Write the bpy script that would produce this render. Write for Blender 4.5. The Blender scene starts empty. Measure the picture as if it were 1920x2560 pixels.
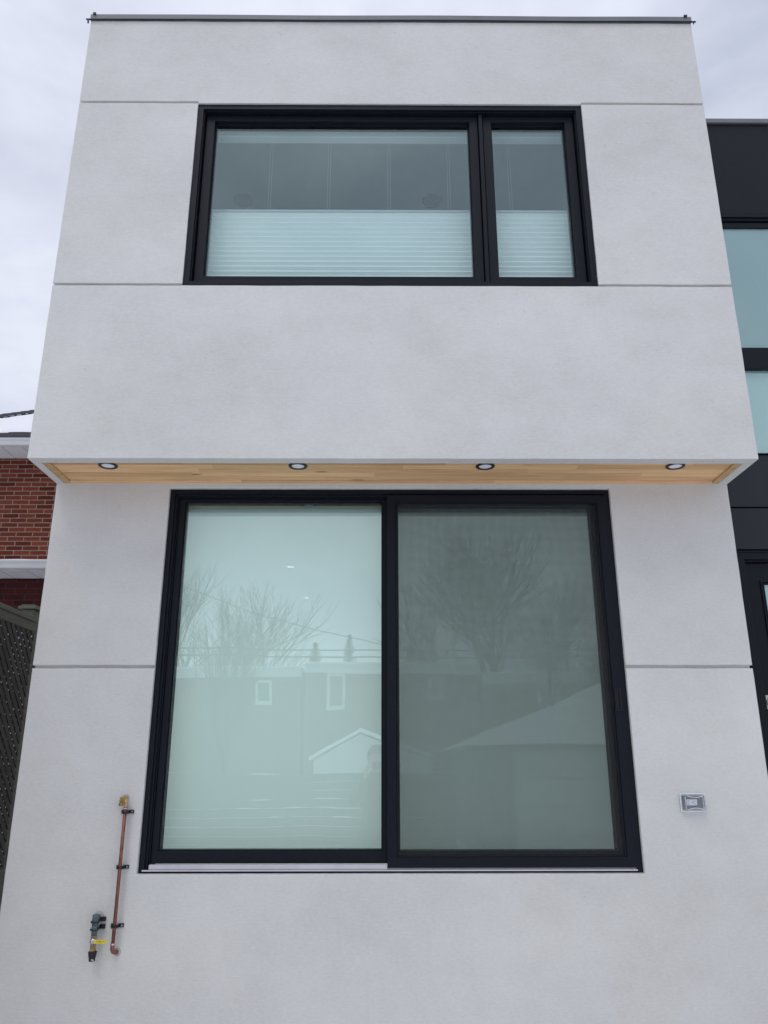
import bpy, bmesh, math, random
from mathutils import Vector, Matrix, noise
R = math.radians
random.seed(7)
sc = bpy.context.scene

# ------------------------------------------------------------------ camera
cam_d = bpy.data.cameras.new('camera')
cam = bpy.data.objects.new('camera', cam_d)
sc.collection.objects.link(cam)
sc.camera = cam
cam_d.sensor_fit = 'HORIZONTAL'
cam_d.sensor_width = 36.0
cam_d.lens = 36.0 * 1970.2 / 1920.0
cam_d.clip_start = 0.02
cam_d.clip_end = 1500
cam.location = (0, -4.134, 1.7)
cam.rotation_mode = 'XYZ'
cam.rotation_euler = (R(90 + 17.648), R(0.046), R(-0.324))

# ------------------------------------------------------------------ world
SUN_EL, SUN_AZ = 57.0, 202.0        # behind the camera, a little to the left
w = bpy.data.worlds.new('World')
sc.world = w
w.use_nodes = True
nt = w.node_tree
for n in list(nt.nodes): nt.nodes.remove(n)
N, L = nt.nodes.new, nt.links.new
out = N('ShaderNodeOutputWorld'); bg = N('ShaderNodeBackground')
sky = N('ShaderNodeTexSky'); sky.sky_type = 'NISHITA'; sky.sun_disc = False
sky.sun_elevation = R(SUN_EL); sky.sun_rotation = R(SUN_AZ)
tc = N('ShaderNodeTexCoord'); mp = N('ShaderNodeMapping')
mp.inputs['Location'].default_value = (0.35, 0.0, 0.55)
mp.inputs['Scale'].default_value = (1.3, 1.3, 2.6)
nz = N('ShaderNodeTexNoise'); nz.inputs['Scale'].default_value = 1.7; nz.inputs['Detail'].default_value = 6
nz.inputs['Roughness'].default_value = 0.52; nz.inputs['Distortion'].default_value = 0.25
cr = N('ShaderNodeValToRGB')
cr.color_ramp.elements[0].position = 0.38; cr.color_ramp.elements[0].color = (0.595, 0.645, 0.79, 1)
cr.color_ramp.elements[1].position = 0.60; cr.color_ramp.elements[1].color = (0.88, 0.92, 1.05, 1)
sc10 = N('ShaderNodeVectorMath'); sc10.operation = 'SCALE'; sc10.inputs['Scale'].default_value = 9.5
sepw = N('ShaderNodeSeparateXYZ'); L(tc.outputs['Generated'], sepw.inputs[0])
zr = N('ShaderNodeMapRange'); zr.inputs['From Min'].default_value = 0.72; zr.inputs['From Max'].default_value = 1.0
zr.inputs['To Min'].default_value = 9.5; zr.inputs['To Max'].default_value = 12.5      # overcast sky: brightest at the zenith
L(sepw.outputs['Z'], zr.inputs['Value']); L(zr.outputs['Result'], sc10.inputs['Scale'])
mx = N('ShaderNodeMix'); mx.data_type = 'RGBA'; mx.inputs['Factor'].default_value = 0.94
L(tc.outputs['Generated'], mp.inputs['Vector']); L(mp.outputs[0], nz.inputs['Vector'])
L(nz.outputs['Fac'], cr.inputs['Fac']); L(cr.outputs['Color'], sc10.inputs[0])
L(sky.outputs['Color'], mx.inputs['A']); L(sc10.outputs[0], mx.inputs['B'])
L(mx.outputs['Result'], bg.inputs['Color']); bg.inputs['Strength'].default_value = 0.1
L(bg.outputs[0], out.inputs['Surface'])

# ------------------------------------------------------------------ sun (overcast, very soft)
sd = bpy.data.lights.new('sun', 'SUN'); sd.energy = 0.58; sd.angle = R(25); sd.color = (1.0, 0.975, 0.95)
so_ = bpy.data.objects.new('sun', sd); sc.collection.objects.link(so_)
so_.rotation_euler = (R(90 - SUN_EL), 0, R(-22))
so_.location = (-3, -12, 15)

sc.view_settings.view_transform = 'Standard'
sc.view_settings.look = 'None'
sc.view_settings.exposure = 0.0
sc.view_settings.gamma = 1.0
sc.cycles.max_bounces = 14
sc.cycles.transparent_max_bounces = 24
sc.cycles.glossy_bounces = 6

# ------------------------------------------------------------------ helpers
COL = sc.collection

def empty(name, label, cat, loc=(0, 0, 0), group=None, rz=0):
    o = bpy.data.objects.new(name, None); COL.objects.link(o)
    o.location = loc; o.rotation_euler = (0, 0, rz); o.empty_display_size = 0.2
    o['label'] = label; o['category'] = cat
    if group: o['group'] = group
    return o

def tag(o, label=None, cat=None, group=None, kind=None):
    for k, v in (('label', label), ('category', cat), ('group', group), ('kind', kind)):
        if v: o[k] = v
    return o

class MB:
    """collects shapes into one mesh"""
    def __init__(s): s.v = []; s.f = []; s.t = []; s.tone = 0.5
    def face(s, *p):
        i = len(s.v); s.v += [tuple(q) for q in p]; s.f.append(tuple(range(i, i + len(p)))); s.t.append(s.tone)
    def box(s, x0, x1, y0, y1, z0, z1):
        i = len(s.v)
        s.v += [(x, y, z) for x in (x0, x1) for y in (y0, y1) for z in (z0, z1)]
        for q in ((0, 1, 3, 2), (4, 6, 7, 5), (0, 4, 5, 1), (2, 3, 7, 6), (0, 2, 6, 4), (1, 5, 7, 3)):
            s.f.append(tuple(i + k for k in q)); s.t.append(s.tone)
    def ring(s, x0, x1, z0, z1, wl, y0, y1, wr=None, wt=None, wb=None):
        """mitred rectangular frame in the xz plane"""
        wr = wl if wr is None else wr; wt = wl if wt is None else wt; wb = wl if wb is None else wb
        o = [(x0, z0), (x1, z0), (x1, z1), (x0, z1)]
        n = [(x0 + wl, z0 + wb), (x1 - wr, z0 + wb), (x1 - wr, z1 - wt), (x0 + wl, z1 - wt)]
        for k in range(4):
            a, b, c, d = o[k], o[(k + 1) % 4], n[(k + 1) % 4], n[k]
            i = len(s.v)
            for y in (y0, y1):
                s.v += [(p[0], y, p[1]) for p in (a, b, c, d)]
            for q in ((0, 1, 2, 3), (7, 6, 5, 4), (0, 4, 5, 1), (2, 6, 7, 3)):
                s.f.append(tuple(i + j for j in q)); s.t.append(s.tone)
    def tube(s, pts, rad, seg=12, cap=True):
        pts = [Vector(p) for p in pts]
        rads = rad if isinstance(rad, (list, tuple)) else [rad] * len(pts)
        base = len(s.v); prev = None
        for k, p in enumerate(pts):
            d = (pts[min(k + 1, len(pts) - 1)] - pts[max(k - 1, 0)]).normalized()
            if prev is None:
                a = d.cross(Vector((0, 0, 1)))
                if a.length < 0.05: a = d.cross(Vector((0, 1, 0)))
                a.normalize()
            else:
                a = (prev - d * prev.dot(d)).normalized()
            prev = a; b = d.cross(a)
            for j in range(seg):
                t = 2 * math.pi * j / seg
                s.v.append(tuple(p + (a * math.cos(t) + b * math.sin(t)) * rads[k]))
        for k in range(len(pts) - 1):
            for j in range(seg):
                s.f.append((base + k * seg + j, base + k * seg + (j + 1) % seg, base + (k + 1) * seg + (j + 1) % seg, base + (k + 1) * seg + j)); s.t.append(s.tone)
        if cap:
            s.f.append(tuple(base + j for j in reversed(range(seg)))); s.t.append(s.tone)
            e = base + (len(pts) - 1) * seg
            s.f.append(tuple(e + j for j in range(seg))); s.t.append(s.tone)
    def lathe(s, prof, c=(0, 0, 0), axis='z', seg=32, flip=False):
        base = len(s.v)
        for r, h in prof:
            for j in range(seg):
                t = 2 * math.pi * j / seg
                a, b = r * math.cos(t), r * math.sin(t)
                p = (a, b, h) if axis == 'z' else ((a, h, b) if axis == 'y' else (h, a, b))
                s.v.append((p[0] + c[0], p[1] + c[1], p[2] + c[2]))
        for k in range(len(prof) - 1):
            for j in range(seg):
                s.f.append((base + k * seg + j, base + k * seg + (j + 1) % seg, base + (k + 1) * seg + (j + 1) % seg, base + (k + 1) * seg + j)); s.t.append(s.tone)
        for k, rv in ((0, True), (len(prof) - 1, False)):
            if prof[k][0] > 1e-5:
                q = [base + k * seg + j for j in range(seg)]
                s.f.append(tuple(reversed(q)) if rv else tuple(q)); s.t.append(s.tone)
    def build(s, name, mat, parent=None, smooth=False, bevel=0, bseg=2, merge=False):
        me = bpy.data.meshes.new(name)
        me.from_pydata(s.v, [], s.f); me.update()
        at = me.attributes.new('tone', 'FLOAT', 'FACE')
        for i, t in enumerate(s.t): at.data[i].value = t
        bm = bmesh.new(); bm.from_mesh(me)
        if merge: bmesh.ops.remove_doubles(bm, verts=bm.verts, dist=1e-5)
        bmesh.ops.recalc_face_normals(bm, faces=bm.faces)
        bm.to_mesh(me); bm.free()
        me.materials.append(mat)
        if smooth:
            for p in me.polygons: p.use_smooth = True
        o = bpy.data.objects.new(name, me); COL.objects.link(o)
        if parent: o.parent = parent
        if bevel:
            m = o.modifiers.new('bevel', 'BEVEL'); m.width = bevel; m.segments = bseg
            m.limit_method = 'ANGLE'; m.angle_limit = R(40)
        return o

def mat(name):
    m = bpy.data.materials.new(name); m.use_nodes = True
    return m, m.node_tree, m.node_tree.nodes['Principled BSDF']

def noise_node(nt, scale, detail=4, rough=0.5, vec=None, sc3=None, coord='Object', loc=None):
    tc = nt.nodes.new('ShaderNodeTexCoord'); n = nt.nodes.new('ShaderNodeTexNoise')
    n.inputs['Scale'].default_value = scale; n.inputs['Detail'].default_value = detail; n.inputs['Roughness'].default_value = rough
    src = vec or tc.outputs[coord]
    if sc3 or loc:
        mp = nt.nodes.new('ShaderNodeMapping')
        if sc3: mp.inputs['Scale'].default_value = sc3
        if loc: mp.inputs['Location'].default_value = loc
        nt.links.new(src, mp.inputs['Vector']); src = mp.outputs[0]
    nt.links.new(src, n.inputs['Vector'])
    return n

def ramp(nt, src, stops):
    r = nt.nodes.new('ShaderNodeValToRGB'); e = r.color_ramp.elements
    while len(e) < len(stops): e.new(0.5)
    for k, (p, c) in enumerate(stops):
        e[k].position = p; e[k].color = (c[0], c[1], c[2], 1) if isinstance(c, (tuple, list)) else (c, c, c, 1)
    nt.links.new(src, r.inputs['Fac'])
    return r.outputs['Color']

def mathn(nt, op, a, b=None, clamp=False):
    m = nt.nodes.new('ShaderNodeMath'); m.operation = op; m.use_clamp = clamp
    for i, v in enumerate((a, b)):
        if v is None: continue
        if isinstance(v, (int, float)): m.inputs[i].default_value = v
        else: nt.links.new(v, m.inputs[i])
    return m.outputs[0]

def bump(nt, bsdf, h, strength, dist, chain=None):
    b = nt.nodes.new('ShaderNodeBump'); b.inputs['Strength'].default_value = strength; b.inputs['Distance'].default_value = dist
    nt.links.new(h, b.inputs['Height'])
    if chain: nt.links.new(chain, b.inputs['Normal'])
    nt.links.new(b.outputs[0], bsdf.inputs['Normal'])
    return b.outputs[0]

def mixc(nt, fac, a, b, mode='MIX'):
    m = nt.nodes.new('ShaderNodeMix'); m.data_type = 'RGBA'; m.blend_type = mode
    for k, v in (('Factor', fac), ('A', a), ('B', b)):
        if isinstance(v, (int, float)): m.inputs[k].default_value = v
        elif isinstance(v, (tuple, list)): m.inputs[k].default_value = (v[0], v[1], v[2], 1)
        else: nt.links.new(v, m.inputs[k])
    return m.outputs['Result']

def plain(name, c, rough=0.5, var=0.0, vs=8, metallic=0.0, bmp=0.0, bs=200, spec=0.5):
    m, nt, b = mat(name)
    b.inputs['Roughness'].default_value = rough; b.inputs['Metallic'].default_value = metallic
    b.inputs['Specular IOR Level'].default_value = spec
    b.inputs['Base Color'].default_value = (c[0], c[1], c[2], 1)
    n = noise_node(nt, vs, 5, 0.6)
    if var:
        lo = tuple(x * (1 - var) for x in c); hi = tuple(min(1, x * (1 + var)) for x in c)
        nt.links.new(ramp(nt, n.outputs['Fac'], [(0.3, lo), (0.7, hi)]), b.inputs['Base Color'])
    rr = ramp(nt, n.outputs['Fac'], [(0.3, max(0.02, rough - 0.06)), (0.7, min(1, rough + 0.06))])
    nt.links.new(rr, b.inputs['Roughness'])
    if bmp:
        n2 = noise_node(nt, bs, 4, 0.6)
        bump(nt, b, n2.outputs['Fac'], bmp, 0.002)
    return m

# ------------------------------------------------------------------ materials
def make_stucco():
    m, nt, b = mat('stucco')
    b.inputs['Roughness'].default_value = 0.92
    b.inputs['Specular IOR Level'].default_value = 0.15
    big = noise_node(nt, 1.1, 4, 0.55, sc3=(1, 1, 1.3))
    mid = noise_node(nt, 6, 6, 0.62, sc3=(1, 1, 1.4), loc=(3, 1, 2))
    warm = noise_node(nt, 1.6, 3, 0.5, loc=(9, 2, 5))
    fine = noise_node(nt, 170, 5, 0.65, sc3=(0.55, 1, 1.5))
    c = ramp(nt, big.outputs['Fac'], [(0.30, (0.660, 0.647, 0.616)), (0.70, (0.748, 0.733, 0.700))])
    c = mixc(nt, 0.75, c, ramp(nt, mid.outputs['Fac'], [(0.30, 0.455), (0.5, 0.5), (0.72, 0.54)]), 'OVERLAY')
    c = mixc(nt, ramp(nt, warm.outputs['Fac'], [(0.50, 0.0), (0.75, 0.8)]), c, mixc(nt, 1.0, c, (1.0, 1.0, 0.955), 'MULTIPLY'))
    # small drag marks of the trowel: only in patches
    patch = ramp(nt, noise_node(nt, 2.3, 4, 0.6, loc=(5, 7, 1)).outputs['Fac'], [(0.47, 0.0), (0.62, 1.0)])
    drag = noise_node(nt, 62, 6, 0.72, sc3=(0.5, 1, 1.8))
    dr = ramp(nt, drag.outputs['Fac'], [(0.36, 0.0), (0.55, 1.0)])
    dm = mathn(nt, 'MULTIPLY', mathn(nt, 'SUBTRACT', 1.0, dr), patch)
    c = mixc(nt, mathn(nt, 'MULTIPLY', dm, 0.05), c, (0.30, 0.30, 0.32))
    grain = noise_node(nt, 75, 4, 0.7, sc3=(0.6, 1, 1.5), loc=(6, 3, 3))
    c = mixc(nt, 0.6, c, ramp(nt, grain.outputs['Fac'], [(0.3, 0.40), (0.7, 0.60)]), 'OVERLAY')
    pits = noise_node(nt, 30, 2, 0.4, loc=(2, 2, 9))
    pm = ramp(nt, pits.outputs['Fac'], [(0.235, 1.0), (0.26, 0.0)])
    c = mixc(nt, mathn(nt, 'MULTIPLY', pm, 0.12), c, (0.20, 0.20, 0.21))
    nt.links.new(c, b.inputs['Base Color'])
    h = mathn(nt, 'ADD', mathn(nt, 'MULTIPLY', fine.outputs['Fac'], 0.35), mathn(nt, 'MULTIPLY', mathn(nt, 'MULTIPLY', dr, mathn(nt, 'ADD', mathn(nt, 'MULTIPLY', patch, 0.6), 0.4)), 0.16))
    h = mathn(nt, 'ADD', h, mathn(nt, 'MULTIPLY', mid.outputs['Fac'], 0.9))
    bump(nt, b, h, 0.5, 0.0045)
    return m
M = {}
M['stucco'] = make_stucco()
M['frame'] = plain('black_painted_aluminium', (0.0058, 0.0078, 0.0135), 0.5, 0.15, 25, spec=0.22)
M['frame_dark'] = plain('black_rubber', (0.006, 0.006, 0.008), 0.7, 0.1)
M['sill'] = plain('white_vinyl', (0.62, 0.60, 0.64), 0.45, 0.05)
M['caulk'] = plain('caulk', (0.42, 0.42, 0.40), 0.7, 0.2, 30)
M['coping'] = plain('grey_painted_metal', (0.175, 0.185, 0.20), 0.5, 0.12, 6, spec=0.4)
M['coping_dark'] = plain('dark_metal_edge', (0.02, 0.02, 0.023), 0.5, 0.2, 12)
M['cladding'] = plain('black_metal_panel', (0.0135, 0.0165, 0.022), 0.55, 0.22, 5, bmp=0.15, bs=60, spec=0.4)
M['cladding_fine'] = plain('black_stucco_panel', (0.011, 0.0135, 0.018), 0.75, 0.3, 30, bmp=0.5, bs=160, spec=0.3)
M['blind'] = plain('white_fabric', (0.83, 0.83, 0.82), 0.85, 0.02, 3)
M['cassette'] = plain('painted_cassette', (0.40, 0.43, 0.40), 0.6, 0.03)
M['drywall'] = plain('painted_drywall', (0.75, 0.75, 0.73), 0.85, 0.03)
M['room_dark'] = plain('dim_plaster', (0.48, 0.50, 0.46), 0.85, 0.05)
M['floor_in'] = plain('oak_floor', (0.14, 0.09, 0.055), 0.6, 0.2)
M['black_ring'] = plain('black_trim_ring', (0.018, 0.015, 0.017), 0.5, 0.1)
M['copper'] = plain('weathered_copper', (0.26, 0.105, 0.08), 0.45, 0.35, 30, metallic=0.75)
M['copper_bright'] = plain('bright_copper', (0.62, 0.36, 0.22), 0.35, 0.2, 40, metallic=0.8)
M['brass'] = plain('brass', (0.42, 0.29, 0.09), 0.35, 0.2, 60, metallic=0.8)
M['chrome'] = plain('zinc', (0.55, 0.56, 0.58), 0.3, 0.1, 60, metallic=0.9)
M['clamp'] = plain('black_clamp', (0.012, 0.012, 0.016), 0.5, 0.1)
M['pvc'] = plain('grey_coated_pipe', (0.095, 0.125, 0.135), 0.5, 0.15, 30)
M['yellow'] = plain('yellow_vinyl', (0.80, 0.60, 0.03), 0.5, 0.06)
M['ink'] = plain('black_ink', (0.02, 0.02, 0.01), 0.6, 0.0)
M['putty'] = plain('tan_fitting', (0.27, 0.19, 0.12), 0.55, 0.25, 60)
M['outlet_grey'] = plain('grey_plastic_plate', (0.17, 0.175, 0.195), 0.5, 0.1)
M['outlet_white'] = plain('white_receptacle', (0.72, 0.73, 0.76), 0.45, 0.03)
M['nickel'] = plain('satin_nickel', (0.52, 0.49, 0.44), 0.3, 0.08, metallic=0.9)

def make_glass(name, tint, refl=1.0, rough=0.0, ior=1.75):
    """coated double glazing: tinted transmission plus a Fresnel mirror on both faces"""
    m = bpy.data.materials.new(name); m.use_nodes = True; nt = m.node_tree
    for n in list(nt.nodes): nt.nodes.remove(n)
    o = nt.nodes.new('ShaderNodeOutputMaterial'); mxs = nt.nodes.new('ShaderNodeMixShader')
    tr = nt.nodes.new('ShaderNodeBsdfTransparent'); gl = nt.nodes.new('ShaderNodeBsdfGlossy')
    geo = nt.nodes.new('ShaderNodeNewGeometry'); fr = nt.nodes.new('ShaderNodeFresnel')
    tr.inputs['Color'].default_value = (*tint, 1)
    gl.inputs['Color'].default_value = (0.86, 1.0, 0.985, 1); gl.inputs['Roughness'].default_value = rough
    i = mathn(nt, 'ADD', ior, mathn(nt, 'MULTIPLY', geo.outputs['Backfacing'], 1.0 / ior - ior))
    nt.links.new(i, fr.inputs['IOR'])
    f = mathn(nt, 'MULTIPLY', fr.outputs[0], refl, True)
    nt.links.new(f, mxs.inputs['Fac']); nt.links.new(tr.outputs[0], mxs.inputs[1]); nt.links.new(gl.outputs[0], mxs.inputs[2])
    nt.links.new(mxs.outputs[0], o.inputs['Surface'])
    # slight waviness of real float glass
    n = noise_node(nt, 1.4, 2, 0.4); b = nt.nodes.new('ShaderNodeBump')
    b.inputs['Strength'].default_value = 0.3; b.inputs['Distance'].default_value = 0.004
    nt.links.new(n.outputs['Fac'], b.inputs['Height']); nt.links.new(b.outputs[0], gl.inputs['Normal'])
    return m
M['glass'] = make_glass('window_glass', (0.925, 0.99, 0.972), 1.25, rough=0.004, ior=1.9)
M['glass_clear'] = make_glass('clear_plastic', (0.95, 0.95, 0.96), 0.6, 0.08, 1.5)

def make_screen():
    """insect screen: a real woven mesh, coverage varying a little with the sag of the weave"""
    m = bpy.data.materials.new('insect_mesh'); m.use_nodes = True; nt = m.node_tree
    b = nt.nodes['Principled BSDF']; o = nt.nodes['Material Output']
    b.inputs['Base Color'].default_value = (0.022, 0.024, 0.024, 1); b.inputs['Roughness'].default_value = 0.6
    tr = nt.nodes.new('ShaderNodeBsdfTransparent'); mxs = nt.nodes.new('ShaderNodeMixShader')
    tcn = nt.nodes.new('ShaderNodeTexCoord'); sep = nt.nodes.new('ShaderNodeSeparateXYZ'); nt.links.new(tcn.outputs['Object'], sep.inputs[0])
    wob = noise_node(nt, 2.2, 3, 0.5)
    def wave(src, f, ph):
        a = mathn(nt, 'ADD', mathn(nt, 'MULTIPLY', src, f), mathn(nt, 'MULTIPLY', wob.outputs['Fac'], ph))
        return mathn(nt, 'MULTIPLY', mathn(nt, 'SINE', a), 1.0)
    w1 = wave(sep.outputs['X'], 105.0, 22.0); w2 = wave(sep.outputs['Z'], 88.0, 26.0)
    patch = ramp(nt, mathn(nt, 'ADD', mathn(nt, 'MULTIPLY', mathn(nt, 'SUBTRACT', sep.outputs['Z'], 1.9), 0.8), mathn(nt, 'MULTIPLY', sep.outputs['X'], 0.15)), [(0.05, 0.12), (0.95, 1.0)])
    s = mathn(nt, 'MULTIPLY', mathn(nt, 'MULTIPLY', mathn(nt, 'ADD', w1, w2), 0.011), patch)
    f = mathn(nt, 'ADD', s, 0.51)
    nt.links.new(f, mxs.inputs['Fac']); nt.links.new(tr.outputs[0], mxs.inputs[1]); nt.links.new(b.outputs[0], mxs.inputs[2])
    nt.links.new(mxs.outputs[0], o.inputs['Surface'])
    return m
M['screen'] = make_screen()

def make_roller():
    """solar roller fabric with a few per cent openness"""
    m = bpy.data.materials.new('roller_fabric'); m.use_nodes = True; nt = m.node_tree
    b = nt.nodes['Principled BSDF']; o = nt.nodes['Material Output']
    b.inputs['Base Color'].default_value = (0.92, 0.92, 0.90, 1); b.inputs['Roughness'].default_value = 0.9
    tr = nt.nodes.new('ShaderNodeBsdfTransparent'); mxs = nt.nodes.new('ShaderNodeMixShader'); mxs.inputs['Fac'].default_value = 0.955
    tl = nt.nodes.new('ShaderNodeBsdfTranslucent'); tl.inputs['Color'].default_value = (0.85, 0.86, 0.84, 1)
    mt = nt.nodes.new('ShaderNodeMixShader'); mt.inputs['Fac'].default_value = 0.30
    nt.links.new(b.outputs[0], mt.inputs[1]); nt.links.new(tl.outputs[0], mt.inputs[2])
    nt.links.new(tr.outputs[0], mxs.inputs[1]); nt.links.new(mt.outputs[0], mxs.inputs[2]); nt.links.new(mxs.outputs[0], o.inputs['Surface'])
    return m
M['roller'] = make_roller()

def emis(name, c, s):
    m, nt, b = mat(name)
    b.inputs['Base Color'].default_value = (0.8, 0.8, 0.82, 1)
    b.inputs['Emission Color'].default_value = (*c, 1); b.inputs['Emission Strength'].default_value = s
    return m
M['lens'] = plain('frosted_lens', (0.90, 0.90, 0.93), 0.5, 0.02)
M['lens_on'] = emis('lit_lens', (1, 0.95, 0.9), 9.0)

def make_wood(name, c1, c2, axis_scale, knots=True, gscale=9):
    m, nt, b = mat(name)
    b.inputs['Roughness'].default_value = 0.6; b.inputs['Specular IOR Level'].default_value = 0.3
    at = nt.nodes.new('ShaderNodeAttribute'); at.attribute_name = 'tone'
    tcn = nt.nodes.new('ShaderNodeTexCoord'); mp = nt.nodes.new('ShaderNodeMapping'); mp.inputs['Scale'].default_value = axis_scale
    va = nt.nodes.new('ShaderNodeVectorMath'); va.operation = 'ADD'
    cb = nt.nodes.new('ShaderNodeCombineXYZ')
    for k in range(3): nt.links.new(mathn(nt, 'MULTIPLY', at.outputs['Fac'], 37.0), cb.inputs[k])
    nt.links.new(tcn.outputs['Object'], va.inputs[0]); nt.links.new(cb.outputs[0], va.inputs[1])
    nt.links.new(va.outputs[0], mp.inputs['Vector'])
    g = noise_node(nt, gscale, 8, 0.65, vec=mp.outputs[0])
    c = ramp(nt, g.outputs['Fac'], [(0.25, c1), (0.55, c2), (0.8, tuple(min(1, x * 1.12) for x in c2))])
    c = mixc(nt, 1.0, c, ramp(nt, at.outputs['Fac'], [(0.0, (0.66, 0.58, 0.52)), (0.5, (0.95, 0.92, 0.88)), (1.0, (1.08, 1.05, 1.02))]), 'MULTIPLY')
    if knots:
        vo = nt.nodes.new('ShaderNodeTexVoronoi'); vo.inputs['Scale'].default_value = 1.0
        mp2 = nt.nodes.new('ShaderNodeMapping'); mp2.inputs['Scale'].default_value = (2.2, 9.0, 0.01)
        nt.links.new(va.outputs[0], mp2.inputs['Vector']); nt.links.new(mp2.outputs[0], vo.inputs['Vector'])
        k = ramp(nt, vo.outputs['Distance'], [(0.05, 1.0), (0.11, 0.0)])
        c = mixc(nt, mathn(nt, 'MULTIPLY', k, 0.75), c, (0.10, 0.045, 0.02))
    nt.links.new(c, b.inputs['Base Color'])
    bump(nt, b, g.outputs['Fac'], 0.15, 0.001)
    return m
M['pine'] = make_wood('pine_boards', (0.66, 0.38, 0.18), (0.90, 0.60, 0.32), (0.35, 9, 9))
M['pine_trim'] = make_wood('pine_trim', (0.50, 0.32, 0.15), (0.66, 0.45, 0.23), (2, 2, 2), False)
M['old_wood'] = make_wood('weathered_wood', (0.085, 0.088, 0.068), (0.135, 0.138, 0.108), (6, 0.6, 6), False)
M['lattice'] = make_wood('grey_lattice_wood', (0.030, 0.029, 0.027), (0.060, 0.057, 0.052), (3, 3, 3), False)

def make_brick(name, tint=1.0, ca=(0.085, 0.018, 0.011), cb_=(0.190, 0.048, 0.028), mortar=(0.34, 0.235, 0.18)):
    m, nt, b = mat(name)
    b.inputs['Roughness'].default_value = 0.88; b.inputs['Specular IOR Level'].default_value = 0.2
    tcn = nt.nodes.new('ShaderNodeTexCoord'); sep = nt.nodes.new('ShaderNodeSeparateXYZ'); cb = nt.nodes.new('ShaderNodeCombineXYZ')
    nt.links.new(tcn.outputs['Object'], sep.inputs[0])
    nt.links.new(mathn(nt, 'ADD', sep.outputs['X'], sep.outputs['Y']), cb.inputs['X']); nt.links.new(sep.outputs['Z'], cb.inputs['Y'])
    wob = noise_node(nt, 14, 2, 0.5)
    va = nt.nodes.new('ShaderNodeVectorMath'); va.operation = 'ADD'
    sv = nt.nodes.new('ShaderNodeVectorMath'); sv.operation = 'SCALE'; sv.inputs['Scale'].default_value = 0.010
    nt.links.new(wob.outputs['Color'], sv.inputs[0]); nt.links.new(cb.outputs[0], va.inputs[0]); nt.links.new(sv.outputs[0], va.inputs[1])
    br = nt.nodes.new('ShaderNodeTexBrick'); nt.links.new(va.outputs[0], br.inputs['Vector'])
    br.inputs['Scale'].default_value = 1.0; br.inputs['Brick Width'].default_value = 0.24; br.inputs['Row Height'].default_value = 0.0705
    br.inputs['Mortar Size'].default_value = 0.0062; br.inputs['Mortar Smooth'].default_value = 0.15; br.inputs['Bias'].default_value = 0.0
    br.offset = 0.5; br.squash = 1.0
    br.inputs['Color1'].default_value = (*ca, 1); br.inputs['Color2'].default_value = (*cb_, 1); br.inputs['Mortar'].default_value = (*mortar, 1)
    n = noise_node(nt, 26, 6, 0.7); n2 = noise_node(nt, 1.2, 3, 0.5)
    c = mixc(nt, 0.8, br.outputs['Color'], ramp(nt, n.outputs['Fac'], [(0.25, 0.33), (0.75, 0.60)]), 'OVERLAY')
    c = mixc(nt, 0.35, c, ramp(nt, n2.outputs['Fac'], [(0.3, 0.36), (0.7, 0.60)]), 'OVERLAY')
    eff = ramp(nt, noise_node(nt, 9, 4, 0.6, sc3=(1, 1, 0.6), loc=(1, 4, 2)).outputs['Fac'], [(0.70, 0.0), (0.76, 0.55)])
    c = mixc(nt, eff, c, (0.32, 0.22, 0.18))
    nt.links.new(c, b.inputs['Base Color'])
    h = mathn(nt, 'ADD', mathn(nt, 'MULTIPLY', mathn(nt, 'SUBTRACT', 1.0, br.outputs['Fac']), 1.0), mathn(nt, 'MULTIPLY', n.outputs['Fac'], 0.3))
    bump(nt, b, h, 0.8, 0.008)
    return m
M['brick'] = make_brick('red_brick')
M['brick_shaded'] = make_brick('shaded_red_brick', ca=(0.045, 0.008, 0.008), cb_=(0.075, 0.014, 0.013), mortar=(0.060, 0.036, 0.034))  # red brick with the alley shade put into brick and mortar colours
M['brick_far'] = make_brick('brown_brick', ca=(0.10, 0.075, 0.055), cb_=(0.15, 0.11, 0.085), mortar=(0.2, 0.18, 0.16))
M['shingle'] = plain('asphalt_shingle', (0.060, 0.055, 0.068), 0.9, 0.45, 40, bmp=0.6, bs=60, spec=0.2)
M['white_metal'] = plain('white_aluminium', (0.60, 0.60, 0.60), 0.5, 0.05, 4)
M['soffit_metal'] = plain('soffit_vinyl', (0.68, 0.68, 0.69), 0.6, 0.04)
M['siding'] = plain('white_siding', (0.66, 0.68, 0.70), 0.6, 0.06, 3)
M['dark_wood'] = plain('dark_boards', (0.06, 0.055, 0.05), 0.85, 0.3, 6)
M['bark'] = plain('bark', (0.035, 0.029, 0.026), 0.95, 0.3, 12)
M['needles'] = plain('dark_needles', (0.03, 0.045, 0.03), 0.9, 0.4, 6)
M['concrete'] = plain('concrete', (0.34, 0.33, 0.32), 0.9, 0.12, 8, bmp=0.3, bs=90)
M['wire'] = plain('cable_rubber', (0.02, 0.02, 0.02), 0.7)
M['far_glass'] = plain('dark_window', (0.10, 0.12, 0.13), 0.15, 0.1)

def make_snow():
    m, nt, b = mat('snow')
    b.inputs['Roughness'].default_value = 0.75; b.inputs['Specular IOR Level'].default_value = 0.25
    n = noise_node(nt, 2.2, 6, 0.6)
    nt.links.new(ramp(nt, n.outputs['Fac'], [(0.3, (0.84, 0.85, 0.88)), (0.7, (0.90, 0.91, 0.93))]), b.inputs['Base Color'])
    n2 = noise_node(nt, 14, 6, 0.6)
    bump(nt, b, n2.outputs['Fac'], 0.5, 0.03)
    return m
M['snow'] = make_snow()

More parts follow.
